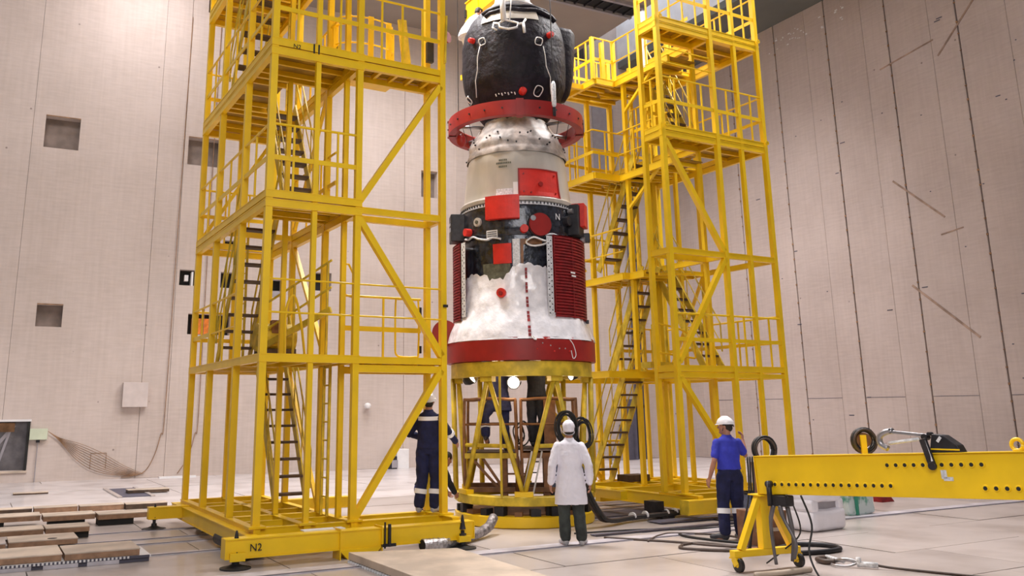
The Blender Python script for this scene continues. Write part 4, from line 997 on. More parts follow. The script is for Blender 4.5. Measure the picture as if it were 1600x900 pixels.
def person(label, group, loc, rz, pose, top='coverall', topm='navy', legm='navy', hat=None, shoem='shoe', bands=(), size=1., apron=.0, voxb=.0075):
    P = dict(DEF); P.update(pose)
    J = {k: (Vector(v) if isinstance(v, tuple) and len(v) == 3 else v) for k, v in P.items()}
    root = empty('person', loc, rz, label, 'person', group); root.scale = (size,) * 3
    hy, hp = P['look']; HM = Matrix.Rotation(hy, 3, 'Z') @ Matrix.Rotation(hp, 3, 'X'); hc = J['head']
    H = lambda x, y, z: hc + HM @ Vector((x, y, z))
    X = (J['shR'] - J['shL']).normalized()
    mb = MB()
    hr = [(-.118,.018,.02,.06),(-.108,.034,.034,.055),(-.085,.050,.058,.036),(-.05,.060,.078,.018),(-.01,.069,.090,.006),(.03,.074,.096,0),(.065,.072,.093,-.003),(.092,.058,.075,-.006),(.110,.034,.045,-.006),(.118,.010,.012,-.006)]
    vs = []; sg = 18
    for z, rx, ry, yo in hr:
        for k in range(sg):
            a = 2 * PI * k / sg; vs.append(H(rx * math.cos(a), yo + ry * math.sin(a), z))
    n = len(hr); mb.add(vs, [(i*sg+k, i*sg+(k+1)%sg, (i+1)*sg+(k+1)%sg, (i+1)*sg+k) for i in range(n-1) for k in range(sg)] + [tuple(reversed(range(sg))), tuple(range((n-1)*sg, n*sg))])
    mb.tube([H(0,.086,.028), H(0,.104,-.005), H(0,.112,-.022), H(0,.095,-.032)], [.008,.011,.015,.010], 8)
    mb.sphere(H(0,.082,-.095), .022, .018, .018, 10, 6); mb.tube([H(-.045,.076,.034), H(0,.092,.036), H(.045,.076,.034)], .010, 8)
    mb.tube([H(-.024,.083,-.060), H(0,.093,-.058), H(.024,.083,-.060)], [.006,.009,.006], 8)
    for s in (-1, 1): mb.sphere(H(s*.074,-.005,-.005), .011, .020, .032, 10, 8, rot=HM @ Matrix.Rotation(.2*s, 3, 'Z')); mb.sphere(H(s*.042,.055,-.03), .024, .028, .026, 10, 6)
    mb.tube([J['neck'] - Vector((0,0,.05)), J['neck'], H(0,-.018,-.055), H(0,-.01,-.01)], [.062,.056,.056,.055], 12)
    ell_loft(mb, [J['pelvis'] - Vector((0,0,.09)), J['pelvis'], J['waist'], J['chest'], J['top'], J['neck']], [(.12,.09),(.158,.108),(.138,.10),(.158,.115),(.13,.08),(.055,.055)], X, 18)
    for s, c in ((1, 'R'), (-1, 'L')):
        sh, el, wr = J['sh'+c], J['el'+c], J['wr'+c]
        sb_ = sh + Vector((0,0,-.026)) - X * (.026 if c == 'R' else -.026)
        limb(mb, [sb_, sb_.lerp(el, .45), el, el.lerp(wr, .35), wr], [.050,.046,.037,.039,.026])
        limb(mb, [J['hip'+c], J['hip'+c].lerp(J['kn'+c], .45), J['kn'+c], J['kn'+c].lerp(J['an'+c], .35), J['an'+c]], [.088,.074,.055,.055,.038])
        limb(mb, [J['an'+c] - Vector((0,0,.035)), J['an'+c].lerp(J['toe'+c], .55) - Vector((0,0,.02)), J['toe'+c] + Vector((0,0,.015))], [.040,.038,.026])
        hand(mb, wr, el, s, P['curl'+c], P['palm'+c])
    body = voxel(mb.build('body', 'skin', root, smooth=True), voxb, 2)
    for s in (-1, 1):
        e = MB().sphere(H(s*.030,.083,.012), .0115, seg=12, rings=8).build('eye', 'white', root, smooth=True)
        MB().sphere(H(s*.030,.0925,.012), .0045, seg=8, rings=6).build('pupil', 'ink', e)
    # shoes
    for c in 'RL':
        an, toe = J['an'+c], J['toe'+c]; fw = Vector((toe.x - an.x, toe.y - an.y, 0)).normalized(); up = (toe - an)
        sole = toe.z - .02; b = Vector((0, 0, 1))
        m = MB(); heel = an - fw * .055 - b * .045
        ell_loft(m, [heel, an - fw*.03 - b*.035, an + fw*.03 - b*.03, an.lerp(toe, .6) + b*.005, toe + fw*.03 + b*.018, toe + fw*.065 + b*.012], [(.03,.03),(.042,.052),(.046,.052),(.048,.042),(.044,.034),(.022,.018)], fw.cross(b), 12)
        m.tube([an - b*.04, an + b*.03], [.052,.048], 12)
        voxel(m.build('shoe', shoem, root, smooth=True), .009, 2)
    # trousers
    m = MB(); lw = 1.0 if legm != 'jeans' else .9
    ell_loft(m, [J['pelvis'] - Vector((0,0,.10)), J['pelvis'] - Vector((0,0,.0)), J['pelvis'].lerp(J['waist'], .75)], [(.155,.115),(.182,.132),(.160,.122)], X, 18)
    for c in 'RL':
        h, k, a = J['hip'+c], J['kn'+c], J['an'+c]
        limb(m, [h, h.lerp(k, .5), k, k.lerp(a, .5), a + (k - a) * .10], [.114,.104*lw,.090*lw,.086*lw,.083*lw], 14)
    voxel(m.build('trousers', legm, root, smooth=True), .011, 3, .022, .11)
    # top garment
    m = MB(); zlow = J['pelvis'].lerp(J['waist'], -.15 if top != 'polo' else .35)
    if top == 'coat':
        dz = J['pelvis'] - Vector((0, 0, apron))
        ell_loft(m, [dz + Vector((0,-.01,-.02)), dz.lerp(J['pelvis'], .5), J['pelvis'], J['waist'], J['chest'], J['top'] + Vector((0,0,.0)), J['neck'] - Vector((0,0,.01))], [(.245,.175),(.228,.165),(.205,.152),(.178,.138),(.195,.142),(.165,.11),(.066,.066)], X, 20)
    else:
        ell_loft(m, [zlow, J['pelvis'].lerp(J['waist'], .5), J['waist'], J['chest'], J['top'], J['neck'] - Vector((0,0,.01))], [(.190,.140),(.180,.138),(.172,.132),(.188,.138),(.165,.108),(.068,.068)], X, 20)
    for c in 'RL':
        sh, el, wr = J['sh'+c], J['el'+c], J['wr'+c]; k = 1.12 if top == 'coat' else 1.05
        sh = sh + Vector((0,0,-.022)) - X * (.022 if c == 'R' else -.022)
        if top == 'polo': limb(m, [sh, sh.lerp(el, .35), sh.lerp(el, .68)], [.070,.066,.066])
        else: limb(m, [sh, sh.lerp(el, .5), el, el.lerp(wr, .5), el.lerp(wr, .93)], [.066*k,.064*k,.058*k,.053*k,.048*k])
    m.tube([J['neck'] - Vector((0,0,.03)), J['neck'] + Vector((0,.0,.012))], [.074,.070], 14)
    voxel(m.build({'polo': 'polo_shirt', 'coat': 'lab_coat'}.get(top, 'jacket'), topm, root, smooth=True), .011, 3, .020 if top != 'coat' else .026, .10)
    # retro-reflective bands: (start joint, end joint, fraction, radius, height)
    for (a, b_, f, r, hh) in bands:
        a, b_ = J[a], J[b_]; c = a.lerp(b_, f); d = (b_ - a).normalized() * hh / 2
        if isinstance(r, tuple): mm = ell_loft(MB(), [c - d, c + d], [r, r], X, 24)
        else: mm = MB().tube([c - d, c + d], r, 20)
        autosmooth(mm.build('reflective_band', 'reflect', root))
    # head gear
    def dome(z0, rx, ry, rz_, m_, name, par=root, brim=0, yo=-.004, zb=None):
        vs = []; sg = 24; rg = 8
        for i in range(rg + 1):
            t = PI / 2 * i / rg
            for k in range(sg):
                a = 2 * PI * k / sg; vs.append(H(rx * math.cos(t) * math.cos(a), yo + ry * math.cos(t) * math.sin(a), z0 + rz_ * math.sin(t)))
        fs = [(i*sg+k, i*sg+(k+1)%sg, (i+1)*sg+(k+1)%sg, (i+1)*sg+k) for i in range(rg) for k in range(sg)]
        mm = MB().add(vs, fs + [tuple(reversed(range(sg)))])
        return mm.build(name, m_, par, smooth=True)
    if hat != 'none':
        hr_ = MB(); 
        hr_.sphere(H(0,-.012,.035), .079, .096, .088, 18, 12); hr_.sphere(H(0,-.045,-.025), .066, .060, .062, 16, 10)
        voxel(hr_.build('hair', 'hair', root, smooth=True), .008, 1) if hat in ('helmet', 'cap', None) else None
    if hat == 'helmet':
        hm = dome(.035, .108, .132, .112, 'helmet', 'safety_helmet')
        vs = []; sg = 28
        for r_, z in ((.98, .036), (1.0, .030)):
            for q in (1, 0):
                for k in range(sg):
                    a = 2 * PI * k / sg; ex = (1.05 + .14 * max(0, math.sin(a)) ** 2) if q else .97
                    vs.append(H(.108 * ex * math.cos(a), -.004 + .132 * ex * math.sin(a), z - (.012 * max(0, math.sin(a)) if q else 0)))
        fs = []
        for k in range(sg):
            k2 = (k + 1) % sg
            fs += [(k, k2, sg + k2, sg + k), (2*sg + k2, 2*sg + k, 3*sg + k, 3*sg + k2), (k2, k, 2*sg + k, 2*sg + k2)]
        MB().add(vs, fs).build('brim', 'helmet', hm, smooth=True)
        MB().tube([H(0, -.11, .045), H(0, -.1, .10), H(0, -.04, .147), H(0, .04, .147), H(0, .1, .10)], .007, 6).build('ridge', 'helmet', hm, smooth=True)
        mm = MB().tube([H(-.05,-.1,.02), H(0,-.125,.0), H(.05,-.1,.02)], .010, 8).tube([H(.07,.0,.02), H(.06,.03,-.06), H(0,.06,-.12), H(-.06,.03,-.06), H(-.07,0,.02)], .005, 6)
        mm.build('helmet_strap', 'rubber', hm, smooth=True)
    elif hat == 'cap':
        cp_ = MB(); cp_.sphere(H(0,-.008,.045), .092, .108, .092, 20, 12); cp_.sphere(H(0,-.03,.0), .084, .088, .06, 18, 10)
        voxel(cp_.build('cloth_cap', 'coat', root, smooth=True), .009, 2, .012, .05)
        MB().tube([H(.085*math.cos(a), -.02 + .095*math.sin(a), -.035 + .03*math.sin(a)) for a in [2*PI*k/20 for k in range(21)]], .007, 6).build('cap_band', 'greyblue', root, smooth=True)
    elif hat == 'bare':
        hb = MB(); hb.sphere(H(0,-.010,.030), .081, .098, .094, 18, 12); hb.sphere(H(0,-.04,-.02), .07, .065, .06, 16, 10)
        voxel(hb.build('hair', 'hair', root, smooth=True), .008, 1)
    return root

# man in the white lab coat, seen from behind
person('person in a white lab coat and white cap seen from behind', None, (1.72, 13.64, 0), -.04,
       dict(look=(0, .18), wrR=(.285,.03,.86), elR=(.265,-.06,1.12), wrL=(-.285,.03,.86), elL=(-.265,-.05,1.12), anR=(.135,-.02,.085), anL=(-.10,-.02,.085), toeR=(.19,.16,.02), toeL=(-.14,.17,.02), shR=(.195,0,1.40), shL=(-.195,0,1.40)),
       top='coat', topm='coat', legm='trouser', hat='cap', apron=.36, shoem='shoelt', size=1.03)
# man in the blue polo shirt, head turned left, right arm raised
person('person in a royal blue polo shirt and white helmet, right arm raised', None, (4.27, 14.10, 0), .12,
       dict(look=(.95, 0), shR=(.19,0,1.41), elR=(.31,.08,1.20), wrR=(.33,.17,1.42), curlR=1.1, palmR=(-1,.2,.1), elL=(-.245,-.05,1.13), wrL=(-.30,.03,.88), curlL=.5,
            anR=(.10,-.02,.085), anL=(-.14,-.02,.085), toeL=(-.27,.08,.02), toeR=(.13,.15,.02), knR=(.10,.02,.49), knL=(-.12,.02,.49)),
       top='polo', topm='blue', legm='navy', hat='helmet', size=1.04,
       bands=(('knR','anR',.20,.100,.075),('knL','anL',.20,.100,.075)))
# worker in coveralls on the base of the left tower
wl = tw(2.84, .30, Z0 + .005)
person('person in dark blue reflective coveralls standing on the left tower base', None, tuple(wl), -.16,
       dict(look=(.1, .35), elR=(.30,.08,1.17), wrR=(.37,.28,1.02), elL=(-.30,-.02,1.15), wrL=(-.20,.20,1.10), anR=(.085,-.02,.085), anL=(-.15,-.02,.085), toeR=(.20,.14,.02), toeL=(-.17,.16,.02)),
       top='coverall', topm='navy', legm='navy', hat='helmet', shoem='shoelt', size=1.04,
       bands=(('knR','anR',.45,.098,.07),('knL','anL',.45,.098,.07),('elR','wrR',.12,.075,.055),('top','chest',.35,(.182,.135),.06)))
# bent worker half hidden by the corner post
person('person in dark sleeves and blue jeans bent over behind the left tower corner post', None, (-.56, 15.9, 0), -1.0,
       dict(pelvis=(0,-.05,.66), waist=(0,.06,.80), chest=(0,.20,.95), top=(0,.30,1.03), neck=(0,.36,1.06), head=(0,.46,1.13), look=(0,-.5), shR=(.18,.28,1.0), shL=(-.18,.28,1.0),
            elR=(.22,.36,.74), wrR=(.16,.52,.55), elL=(-.22,.38,.74), wrL=(-.12,.52,.55), hipR=(.09,-.05,.62), hipL=(-.09,-.05,.62), knR=(.12,.22,.42), knL=(-.12,.22,.42)),
       top='coverall', topm='blackcloth', legm='jeans', hat='bare')
# two workers inside the stand, heads up inside the ring
rot = Matrix.Rotation(RZ, 3, 'Z')
def incraft(x, y, z): return tuple(CR + rot @ Vector((x, y, z)))
person('person in navy coveralls inside the stand, one knee raised, head hidden by the ring', None, incraft(-.43, -.20, 1.24), RZ + .1,
       dict(look=(0, .9), head=(0,-.02,1.60), elR=(.24,.05,1.62), wrR=(.16,.12,1.72), elL=(-.24,.06,1.64), wrL=(-.14,.14,1.74), knL=(-.28,-.18,.62), anL=(-.27,-.34,.28), toeL=(-.24,-.22,.14), hipL=(-.10,0,.90), knR=(.10,.02,.48)),
       top='coat', topm='navy', legm='navy', hat='helmet', apron=.22, bands=(('knL','anL',.55,.097,.06),), size=1.0)
person('person in black work clothes standing inside the stand, head hidden by the ring', None, incraft(.28, .0, 1.31), RZ - .2,
       dict(look=(0, .9), head=(0,-.02,1.60), elR=(.24,.05,1.60), wrR=(.16,.12,1.70), elL=(-.24,.06,1.60), wrL=(-.14,.14,1.70), anR=(.05,-.02,.085), anL=(-.09,-.02,.085), toeR=(.1,.16,.02), toeL=(-.12,.15,.02)),
       top='coverall', topm='blackcloth', legm='blackcloth', hat='helmet', size=.98)
# worker in white leaning over behind the top of the capsule
person('person in a white smock leaning behind the black top of the spacecraft', None, tuple(tw(5.50, 3.42, Z4 - .585)), -.9,
       dict(pelvis=(0,-.12,.80), waist=(0,-.04,.94), chest=(0,.08,1.10), top=(0,.15,1.22), neck=(0,.18,1.28), head=(0,.24,1.40), look=(0,-.4), shR=(.18,.12,1.18), shL=(-.18,.12,1.18),
            elR=(.26,.25,.96), wrR=(.2,.48,.92), elL=(-.26,.25,.96), wrL=(-.2,.48,.92), hipR=(.09,-.12,.76), hipL=(-.09,-.12,.76), knR=(.11,.08,.45), knL=(-.11,.08,.45)),
       top='coat', topm='coat', legm='coat', hat='bare', apron=.1)

# ------------------------------------------------------------------ lifting beam in the foreground with its wheeled trestle
BD = Vector((1.81, -2.6, 0)).normalized(); BRZ = math.atan2(BD.y, BD.x)
LB = empty('lifting_beam', (3.83, 11.5, 1.139), 0, 'long yellow lifting beam drilled with rows of bolt holes, in the right foreground', 'beam')
LB.rotation_euler = (0, -.052, BRZ)
lbm = MB().box(0, 5.6, -.0, .22, -.228, .228).build('beam_body', 'yellow', LB, bevel=.008)
MB().box(-.012, .0, -.01, .23, -.24, .24).build('end_plate', 'yellow', lbm)
MB().box(.0, 5.6, -.02, .24, .228, .238).build('top_flange', 'yellow', lbm)
for xs, z in (([.262 + .0997 * k for k in range(16)], -.107), ([1.754 + .1007 * k for k in range(11)], .114), ([2.756 + .1043 * k for k in range(12)], -.120)):
    for x in xs:
        b = MB().tube([(x, 0, z), (x, -.012, z)], [.036, .030], 16).build('bushing', 'yellow', lbm)
        MB().cyl((x, -.0105, z), (x, -.0135, z), .021, 14).build('bolt_hole', 'black', b)
le = MB().tube([(3.09 + .055 * math.cos(a), .1, .30 + .055 * math.sin(a)) for a in [2*PI*k/16 for k in range(17)]], .020, 8).tube([(3.09, .1, .23), (3.09, .1, .26)], .05, 10).build('lifting_eye', 'yellow', LB, smooth=True)
MB().box(2.33, 2.39, -.004, 0, -.03, .06).box(2.35, 2.45, -.004, 0, -.05, -.01).build('bare_patch', 'strip', lbm)

TRS = empty('beam_trestle', (3.90, 11.60, 0), math.atan2(.35, .89), 'yellow wheeled trestle under the left end of the lifting beam', 'trestle')
MB().box(-.52, .52, -.05, .05, .17, .25).build('base_bar', 'yellow', TRS, bevel=.006)
MB().box(-.07, .07, -.055, .055, .25, .90).build('column', 'yellow', TRS, bevel=.006)
MB().box(-.13, .13, -.14, .10, .89, .905).build('head_plate', 'yellow', TRS)
for s in (-1, 1): MB().bar((s * .40, -.02, .25), (s * .07, -.02, .88), .08, .07).build('diagonal_leg', 'yellow', TRS)
for s in (-1, 1):
    c = MB().box(s*.47 - .045, s*.47 + .045, -.07, .07, .15, .17).bar((s*.47 - .035, 0, .16), (s*.47 - .035, -.05, .08), .012, .09).bar((s*.47 + .035, 0, .16), (s*.47 + .035, -.05, .08), .012, .09).build('caster_fork', 'yellow', TRS)
    MB().cyl((s*.47 - .024, -.05, .085), (s*.47 + .024, -.05, .085), .085, 24).build('wheel', 'rubber', c)
    MB().cyl((s*.47 - .028, -.05, .085), (s*.47 + .028, -.05, .085), .03, 12).build('hub', 'yellow', c)
def bl(x, y, z):                                       # point in the lifting beam's frame
    return LB.rotation_euler.to_matrix() @ Vector((x, y, z)) + Vector((3.83, 11.5, 1.139))
# hanging clamp under the beam end
HC = empty('hanging_clamp', bl(.20, -.03, -.10), BRZ, 'black shackle and grey slings hanging below the left end of the lifting beam', 'clamp')
MB().tube([(0,-.02,.02), (.0,-.02,-.26)], .032, 10).tube([(0, -.05, 0), (0, .02, 0)], .04, 12).build('link_plate', 'darksteel', HC, smooth=True)
MB().box(.0,.22,-.02,.16,-.26,-.13).build('clamp_block', 'darksteel', HC, bevel=.015)
for p in ([(.03,0,-.25),(-.03,.0,-.45),(-.02,0,-.75),(.0,0,-.95)], [(.12,0,-.25),(.16,0,-.40),(.30,.0,-.66),(.26,0,-.85)], [(.15,.1,-.24),(.2,.1,-.6),(.16,.1,-.9)]):
    MB().tube(smooth_path(p, 5), [.028]*5+[.022]*5+[.02]*(len(smooth_path(p,5))-10), 8).build('sling', 'greydark', HC, smooth=True)
# clamp resting on top of the beam
CL = empty('pipe_clamp', bl(2.18, .05, .24), BRZ, 'grey and black hinged clamp lying over the top edge of the lifting beam', 'clamp')
jaw = [(-.62 + .0, 0, .02), (-.66, 0, .10), (-.62, 0, .20), (-.52, 0, .25), (-.42, 0, .26)]
MB().tube(smooth_path([(-.42,0,.03),(-.50,0,.08),(-.50,0,.16),(-.43,0,.21),(-.34,0,.225)], 4), .034, 10).build('hook_jaw', 'steel', CL, smooth=True)
MB().bar((-.36,0,.215),(.05,0,.18),.05,.035).build('upper_arm', 'steel', CL, bevel=.006)
MB().tube([(-.40,0,.09),(-.05,0,.145)], .019, 10).build('lower_arm', 'strip', CL, smooth=True)
MB().tube([(-.36,-.03,.225),(-.36,.03,.225)], .026, 10).tube([(.02,-.04,.165),(.02,.04,.165)], .035, 10).tube([(.07,-.04,.2),(.07,.04,.2)], .02, 8).build('pivot', 'darksteel', CL)
MB().bar((.02,-.07,.15),(.10,-.09,-.12),.035,.085).tube([(.10,-.11,-.13),(.10,-.07,-.13)], .045, 14).build('lever', 'darksteel', CL, bevel=.01)
MB().bar((.05,-.09,.13),(.115,-.108,-.08),.008,.02).build('lever_edge', 'strip', CL)
MB().add([(.06,-.04,.0),(.40,-.04,.0),(.36,-.04,.09),(.22,-.04,.19),(.10,-.04,.20),(.06,.1,.0),(.40,.1,.0),(.36,.1,.09),(.22,.1,.19),(.10,.1,.20)],
         [(0,1,2,3,4),(9,8,7,6,5),(0,5,6,1),(1,6,7,2),(2,7,8,3),(3,8,9,4),(4,9,5,0)]).build('clamp_shell', 'darksteel', CL, bevel=.008)
MB().box(.08,.38,-.046,-.04,.035,.05).build('yellow_stripe', 'yellow', CL); MB().bar((.16,-.046,.12),(.20,-.046,.17),.005,.03).build('bare_spot', 'strip', CL)
# two coils standing behind the beam
def coil(name, loc, rz, label, r=.13, cat='cable coil', seed=0):
    e = empty(name, loc, rz, label, cat); rr = random.Random(seed)
    for k in range(9):
        x = -.07 + .017 * k; R = r + rr.uniform(-.015, .012); c = (rr.uniform(-.01,.01), rr.uniform(-.012,.012))
        MB().tube([(x + rr.uniform(-.004,.004), c[0] + R*math.cos(a), c[1] + R*math.sin(a)*1.12) for a in [2*PI*q/22 for q in range(23)]], .014, 6).build('cable_turn', 'cable' if k % 4 == 0 else 'rubber', e, smooth=True)
    for k in (0, 5): MB().tube([(-.09 + .02*k, .95*r*math.cos(a), .95*r*1.15*math.sin(a)) for a in [2*PI*q/18 for q in range(19)]], .006, 6).build('white_cord', 'white', e, smooth=True)
    return e
c2 = coil('cable_coil', (4.83, 10.60, 1.60), -1.72, 'black cable coil with white cord standing behind the middle of the beam', .115, seed=2)
MB().tube([(-.06,-.0,.0),(.02,0,.0)], .085, 20).build('brown_core', 'brown', c2); MB().bar((.1,-.03,-.2),(.1,-.03,.06),.05,.06).build('yellow_prong', 'yellow', c2)
c1 = coil('cable_coil', (4.40, 12.80, 1.40), -1.45, 'black cable coil on the brown post behind the left end of the beam', .15, seed=5)
rs = empty('reel_post', (4.34, 12.95, 0), .3, 'brown post with hanging cables standing behind the left end of the lifting beam', 'post')
MB().box(-.07, .07, -.06, .06, .04, 1.22).build('column', 'crate', rs); MB().box(-.22, .22, -.2, .2, 0, .04).build('foot', 'crate', rs)
for k, x in enumerate((-.16, -.12, -.2)): MB().tube(smooth_path([(x, -.05, 1.3), (x - .04, -.08, .8), (x - .08 - .05*k, -.1, .35), (x - .2, -.12, .03)], 5), .014, 6).build('hanging_cable', 'rubber', rs, smooth=True)
bc = empty('brown_crate', (4.55, 13.55, 0), .35, 'brown board crate on the floor behind the yellow trestle', 'crate')
MB().box(-.30, .26, -.22, .22, 0, .50).build('body', 'crate', bc, bevel=.01); MB().box(-.31, .27, -.232, -.22, .22, .27).build('batten', 'slab', bc)
nb = empty('net_bin', (4.80, 14.62, 0), .3, 'blue grey mesh bin standing beside the person in the blue polo shirt', 'bin')
MB().box(-.2, .2, -.16, .16, 0, .66).build('body', 'bluebox', nb, bevel=.02); MB().box(-.21, .21, -.17, .17, .63, .66).build('rim', 'darksteel', nb)

# ------------------------------------------------------------------ wrapped goods
bag = empty('white_bale', (5.79, 14.75, 0), .60, 'large white plastic wrapped bale on the floor behind the trestle', 'bale')
def soft_box(sx, sy, sz, n=14, amp=.03, seed=0, r=.09):
    vs = []; fs = []; idx = {}
    def P(u, v, w):
        p = Vector((u, v, w)); q = Vector((max(r, min(sx - r, u)), max(r, min(sy - r, v)), max(r, min(sz - r, w))))
        d = p - q
        if d.length > r: p = q + d.normalized() * r
        nn = noise.noise_vector(Vector((u * 3 + seed, v * 3, w * 3))) * amp
        p += nn; p.z = max(.0, p.z); return p
    mb = MB()
    for (o, a, b) in (((0,0,0),(sx,0,0),(0,0,sz)), ((sx,0,0),(0,sy,0),(0,0,sz)), ((sx,sy,0),(-sx,0,0),(0,0,sz)), ((0,sy,0),(0,-sy,0),(0,0,sz)), ((0,0,sz),(sx,0,0),(0,sy,0)), ((0,sy,0),(sx,0,0),(0,-sy,0))):
        o, a, b = Vector(o), Vector(a), Vector(b); g = []
        for j in range(n + 1):
            for i in range(n + 1): g.append(P(*(o + a * i / n + b * j / n)))
        W = n + 1; mb.add(g, [(j*W+i, j*W+i+1, (j+1)*W+i+1, (j+1)*W+i) for j in range(n) for i in range(n)])
    return mb
soft_box(.92, .72, .34, 14, .025, 1, .08).build('lower_bundle', 'plastic', bag, smooth=True)
soft_box(.90, .70, .30, 14, .04, 5, .10).build('upper_bundle', 'plastic', bag, smooth=True, loc=(.0, .02, .44))
MB().box(.08, .84, .08, .66, .30, .48).build('dark_gap', 'greyblue', bag)
MB().box(-.0, .20, .02, .70, .3, .5).build('side_fold', 'plastic', bag, bevel=.05); MB().box(.74, .9, .02, .70, .3, .5).build('side_fold', 'plastic', bag, bevel=.05)
pb = empty('wrapped_pallet', (7.28, 16.85, 0), .55, 'bale wrapped in pale film with green straps behind the white bale', 'bale')
soft_box(.80, .8, .62, 12, .03, 9, .07).build('film_wrap', 'pallet', pb, smooth=True)
for x in (.18,): MB().box(x, x + .06, -.035, .0, .02, .62).build('green_strap', mat('green_strap', (.04, .28, .18), .5), pb)
MB().box(0, .8, -.035, -.01, .36, .42).build('green_strap', bpy.data.materials['green_strap'], pb)
rw = empty('red_wedge', (9.0, 19.2, 0), .5, 'small dark red chock on the floor behind the wrapped bale', 'chock')
MB().add([(0,0,0),(.42,0,0),(.12,0,.30),(0,0,.34),(0,.2,0),(.42,.2,0),(.12,.2,.30),(0,.2,.34)], [(0,1,2,3),(7,6,5,4),(0,4,5,1),(1,5,6,2),(2,6,7,3),(3,7,4,0)]).build('body', 'redpanel', rw)

# ------------------------------------------------------------------ raised floor slabs by the left edge (tower frame)
def slab(s0, s1, t0, t1, z0, z1, label, dz=0, hole=None, edge='slabedge', topm='slab'):
    e = empty('concrete_slab', tw((s0+s1)/2, (t0+t1)/2, z0), YAW_T + dz, label, 'slab', 'lifted slabs on the left')
    a, b = (s1-s0)/2, (t1-t0)/2; h = z1 - z0
    MB().box(-a, a, -b, b, h - .018, h).build('top_sheet', topm, e, bevel=.004)
    MB().box(-a + .006, a - .006, -b + .006, b - .006, 0, h - .018).build('core', edge, e)
    if hole: MB().cyl((hole[0], hole[1], h), (hole[0], hole[1], h + .002), .07, 20).build('finger_hole', 'black', e)
    return e
slab(-2.33, -1.38, .70, 1.50, .085, .175, 'beige slab with brown edge, right one of the pair on the toothed white base', .0)
slab(-3.9, -2.35, .74, 1.62, .085, .175, 'long beige slab cut by the left picture edge, on the toothed white base', -.01)
wb = empty('toothed_base', tw(-2.6, 1.08, 0), YAW_T, 'white base plate with a toothed dark edge under the nearest slabs', 'base plate')
MB().box(-1.6, 1.36, -.42, .46, .055, .080).build('top_plate', 'white', wb); MB().box(-1.58, 1.34, -.40, .44, .0, .055).build('dark_core', 'raildark', wb)
mb = MB()
for k in range(46): mb.box(-1.2 + k * .05, -1.175 + k * .05, -.44, -.42, .056, .084)
tag(mb.build('teeth', 'white', wb), kind='stuff')
for x0, x1 in ((-.55, -.12), (.02, .44), (.55, .95)): MB().box(x0, x1, -.43, -.40, .0, .05).build('white_block', 'rail', wb)
MB().box(-1.6, 1.34, -.425, -.42, .05, .085).build('edge_strip', 'raildark', wb)
slab(-2.93, -1.98, 2.56, 3.25, .05, .135, 'beige slab with a round finger hole in its front edge', .0, hole=(.12, -.24))
slab(-4.3, -2.96, 2.52, 3.3, .05, .13, 'pale grey slab left of the slab with the finger hole', .0, topm='floor')
slab(-2.38, -1.72, 3.46, 4.0, .11, .195, 'short beige slab propped on a black block, behind the holed slab', .0)
slab(-4.2, -2.40, 3.46, 4.0, .11, .195, 'long beige slab left of the one on the black block', .0)
e = empty('black_block', tw(-1.92, 3.78, 0), YAW_T, 'black hollow block under the end of the propped slab', 'block')
MB().box(-.22, .20, -.20, .2, 0, .105).build('body', 'black', e)
slab(-1.42, -.57, 4.97, 5.5, .11, .205, 'beige slab beside the rear outrigger of the left tower', .01)
slab(-2.30, -1.44, 5.2, 5.75, .11, .205, 'beige slab in the middle of the row level with the rear outrigger', .0)
slab(-4.2, -2.32, 5.45, 6.05, .11, .205, 'beige slab at the left picture edge, row level with the rear outrigger', -.01)
for k, (s, t, l) in enumerate(((-1.9, 5.5, 'black spacer block under the middle slab of the rear outrigger row'), (-1.1, 5.25, 'black spacer block under the slab nearest the rear outrigger'), (-3.2, 5.75, 'black spacer block under the leftmost slab of the rear outrigger row'))):
    e = empty('spacer_block', tw(s, t, 0), YAW_T, l, 'block', 'spacer blocks under the slabs'); MB().box(-.3, .3, -.2, .18, 0, .105).build('body', 'black', e)
slab(-.58, .26, 7.5, 7.85, .0, .12, 'weathered slab, right end of the long rear row near the tower', .0, edge='tread')
slab(-1.46, -.60, 7.6, 7.95, .0, .12, 'weathered slab, second from the right in the long rear row', .0, edge='slabedge')
slab(-2.3, -1.48, 7.72, 8.1, .0, .12, 'weathered slab, third from the right in the long rear row', .0, edge='slabedge')
slab(-4.3, -2.32, 7.85, 8.2, .0, .11, 'weathered slab at the left end of the long rear row', .0, edge='tread')
slab(.0, 1.0, 11.2, 11.6, .02, .10, 'thin board lying far back near the wall, right of the floor pit', .0, edge='tread')
slab(-2.5, -1.7, 12.5, 12.75, .0, .05, 'thin dark edged board lying alone far back on the left', .0, edge='tread')
fp = empty('pit_frame', tw(.1, 11.4, 0), YAW_T, 'open floor pit with a pale rim far back on the left', 'pit frame')
MB().box(-.35, .3, -1.0, 1.6, .004, .012).build('dark_opening', 'raildark', fp); MB().box(-.45, -.35, -1.1, 1.7, .0, .03).box(.3, .4, -1.1, 1.7, 0, .03).build('rim', 'floor', fp)
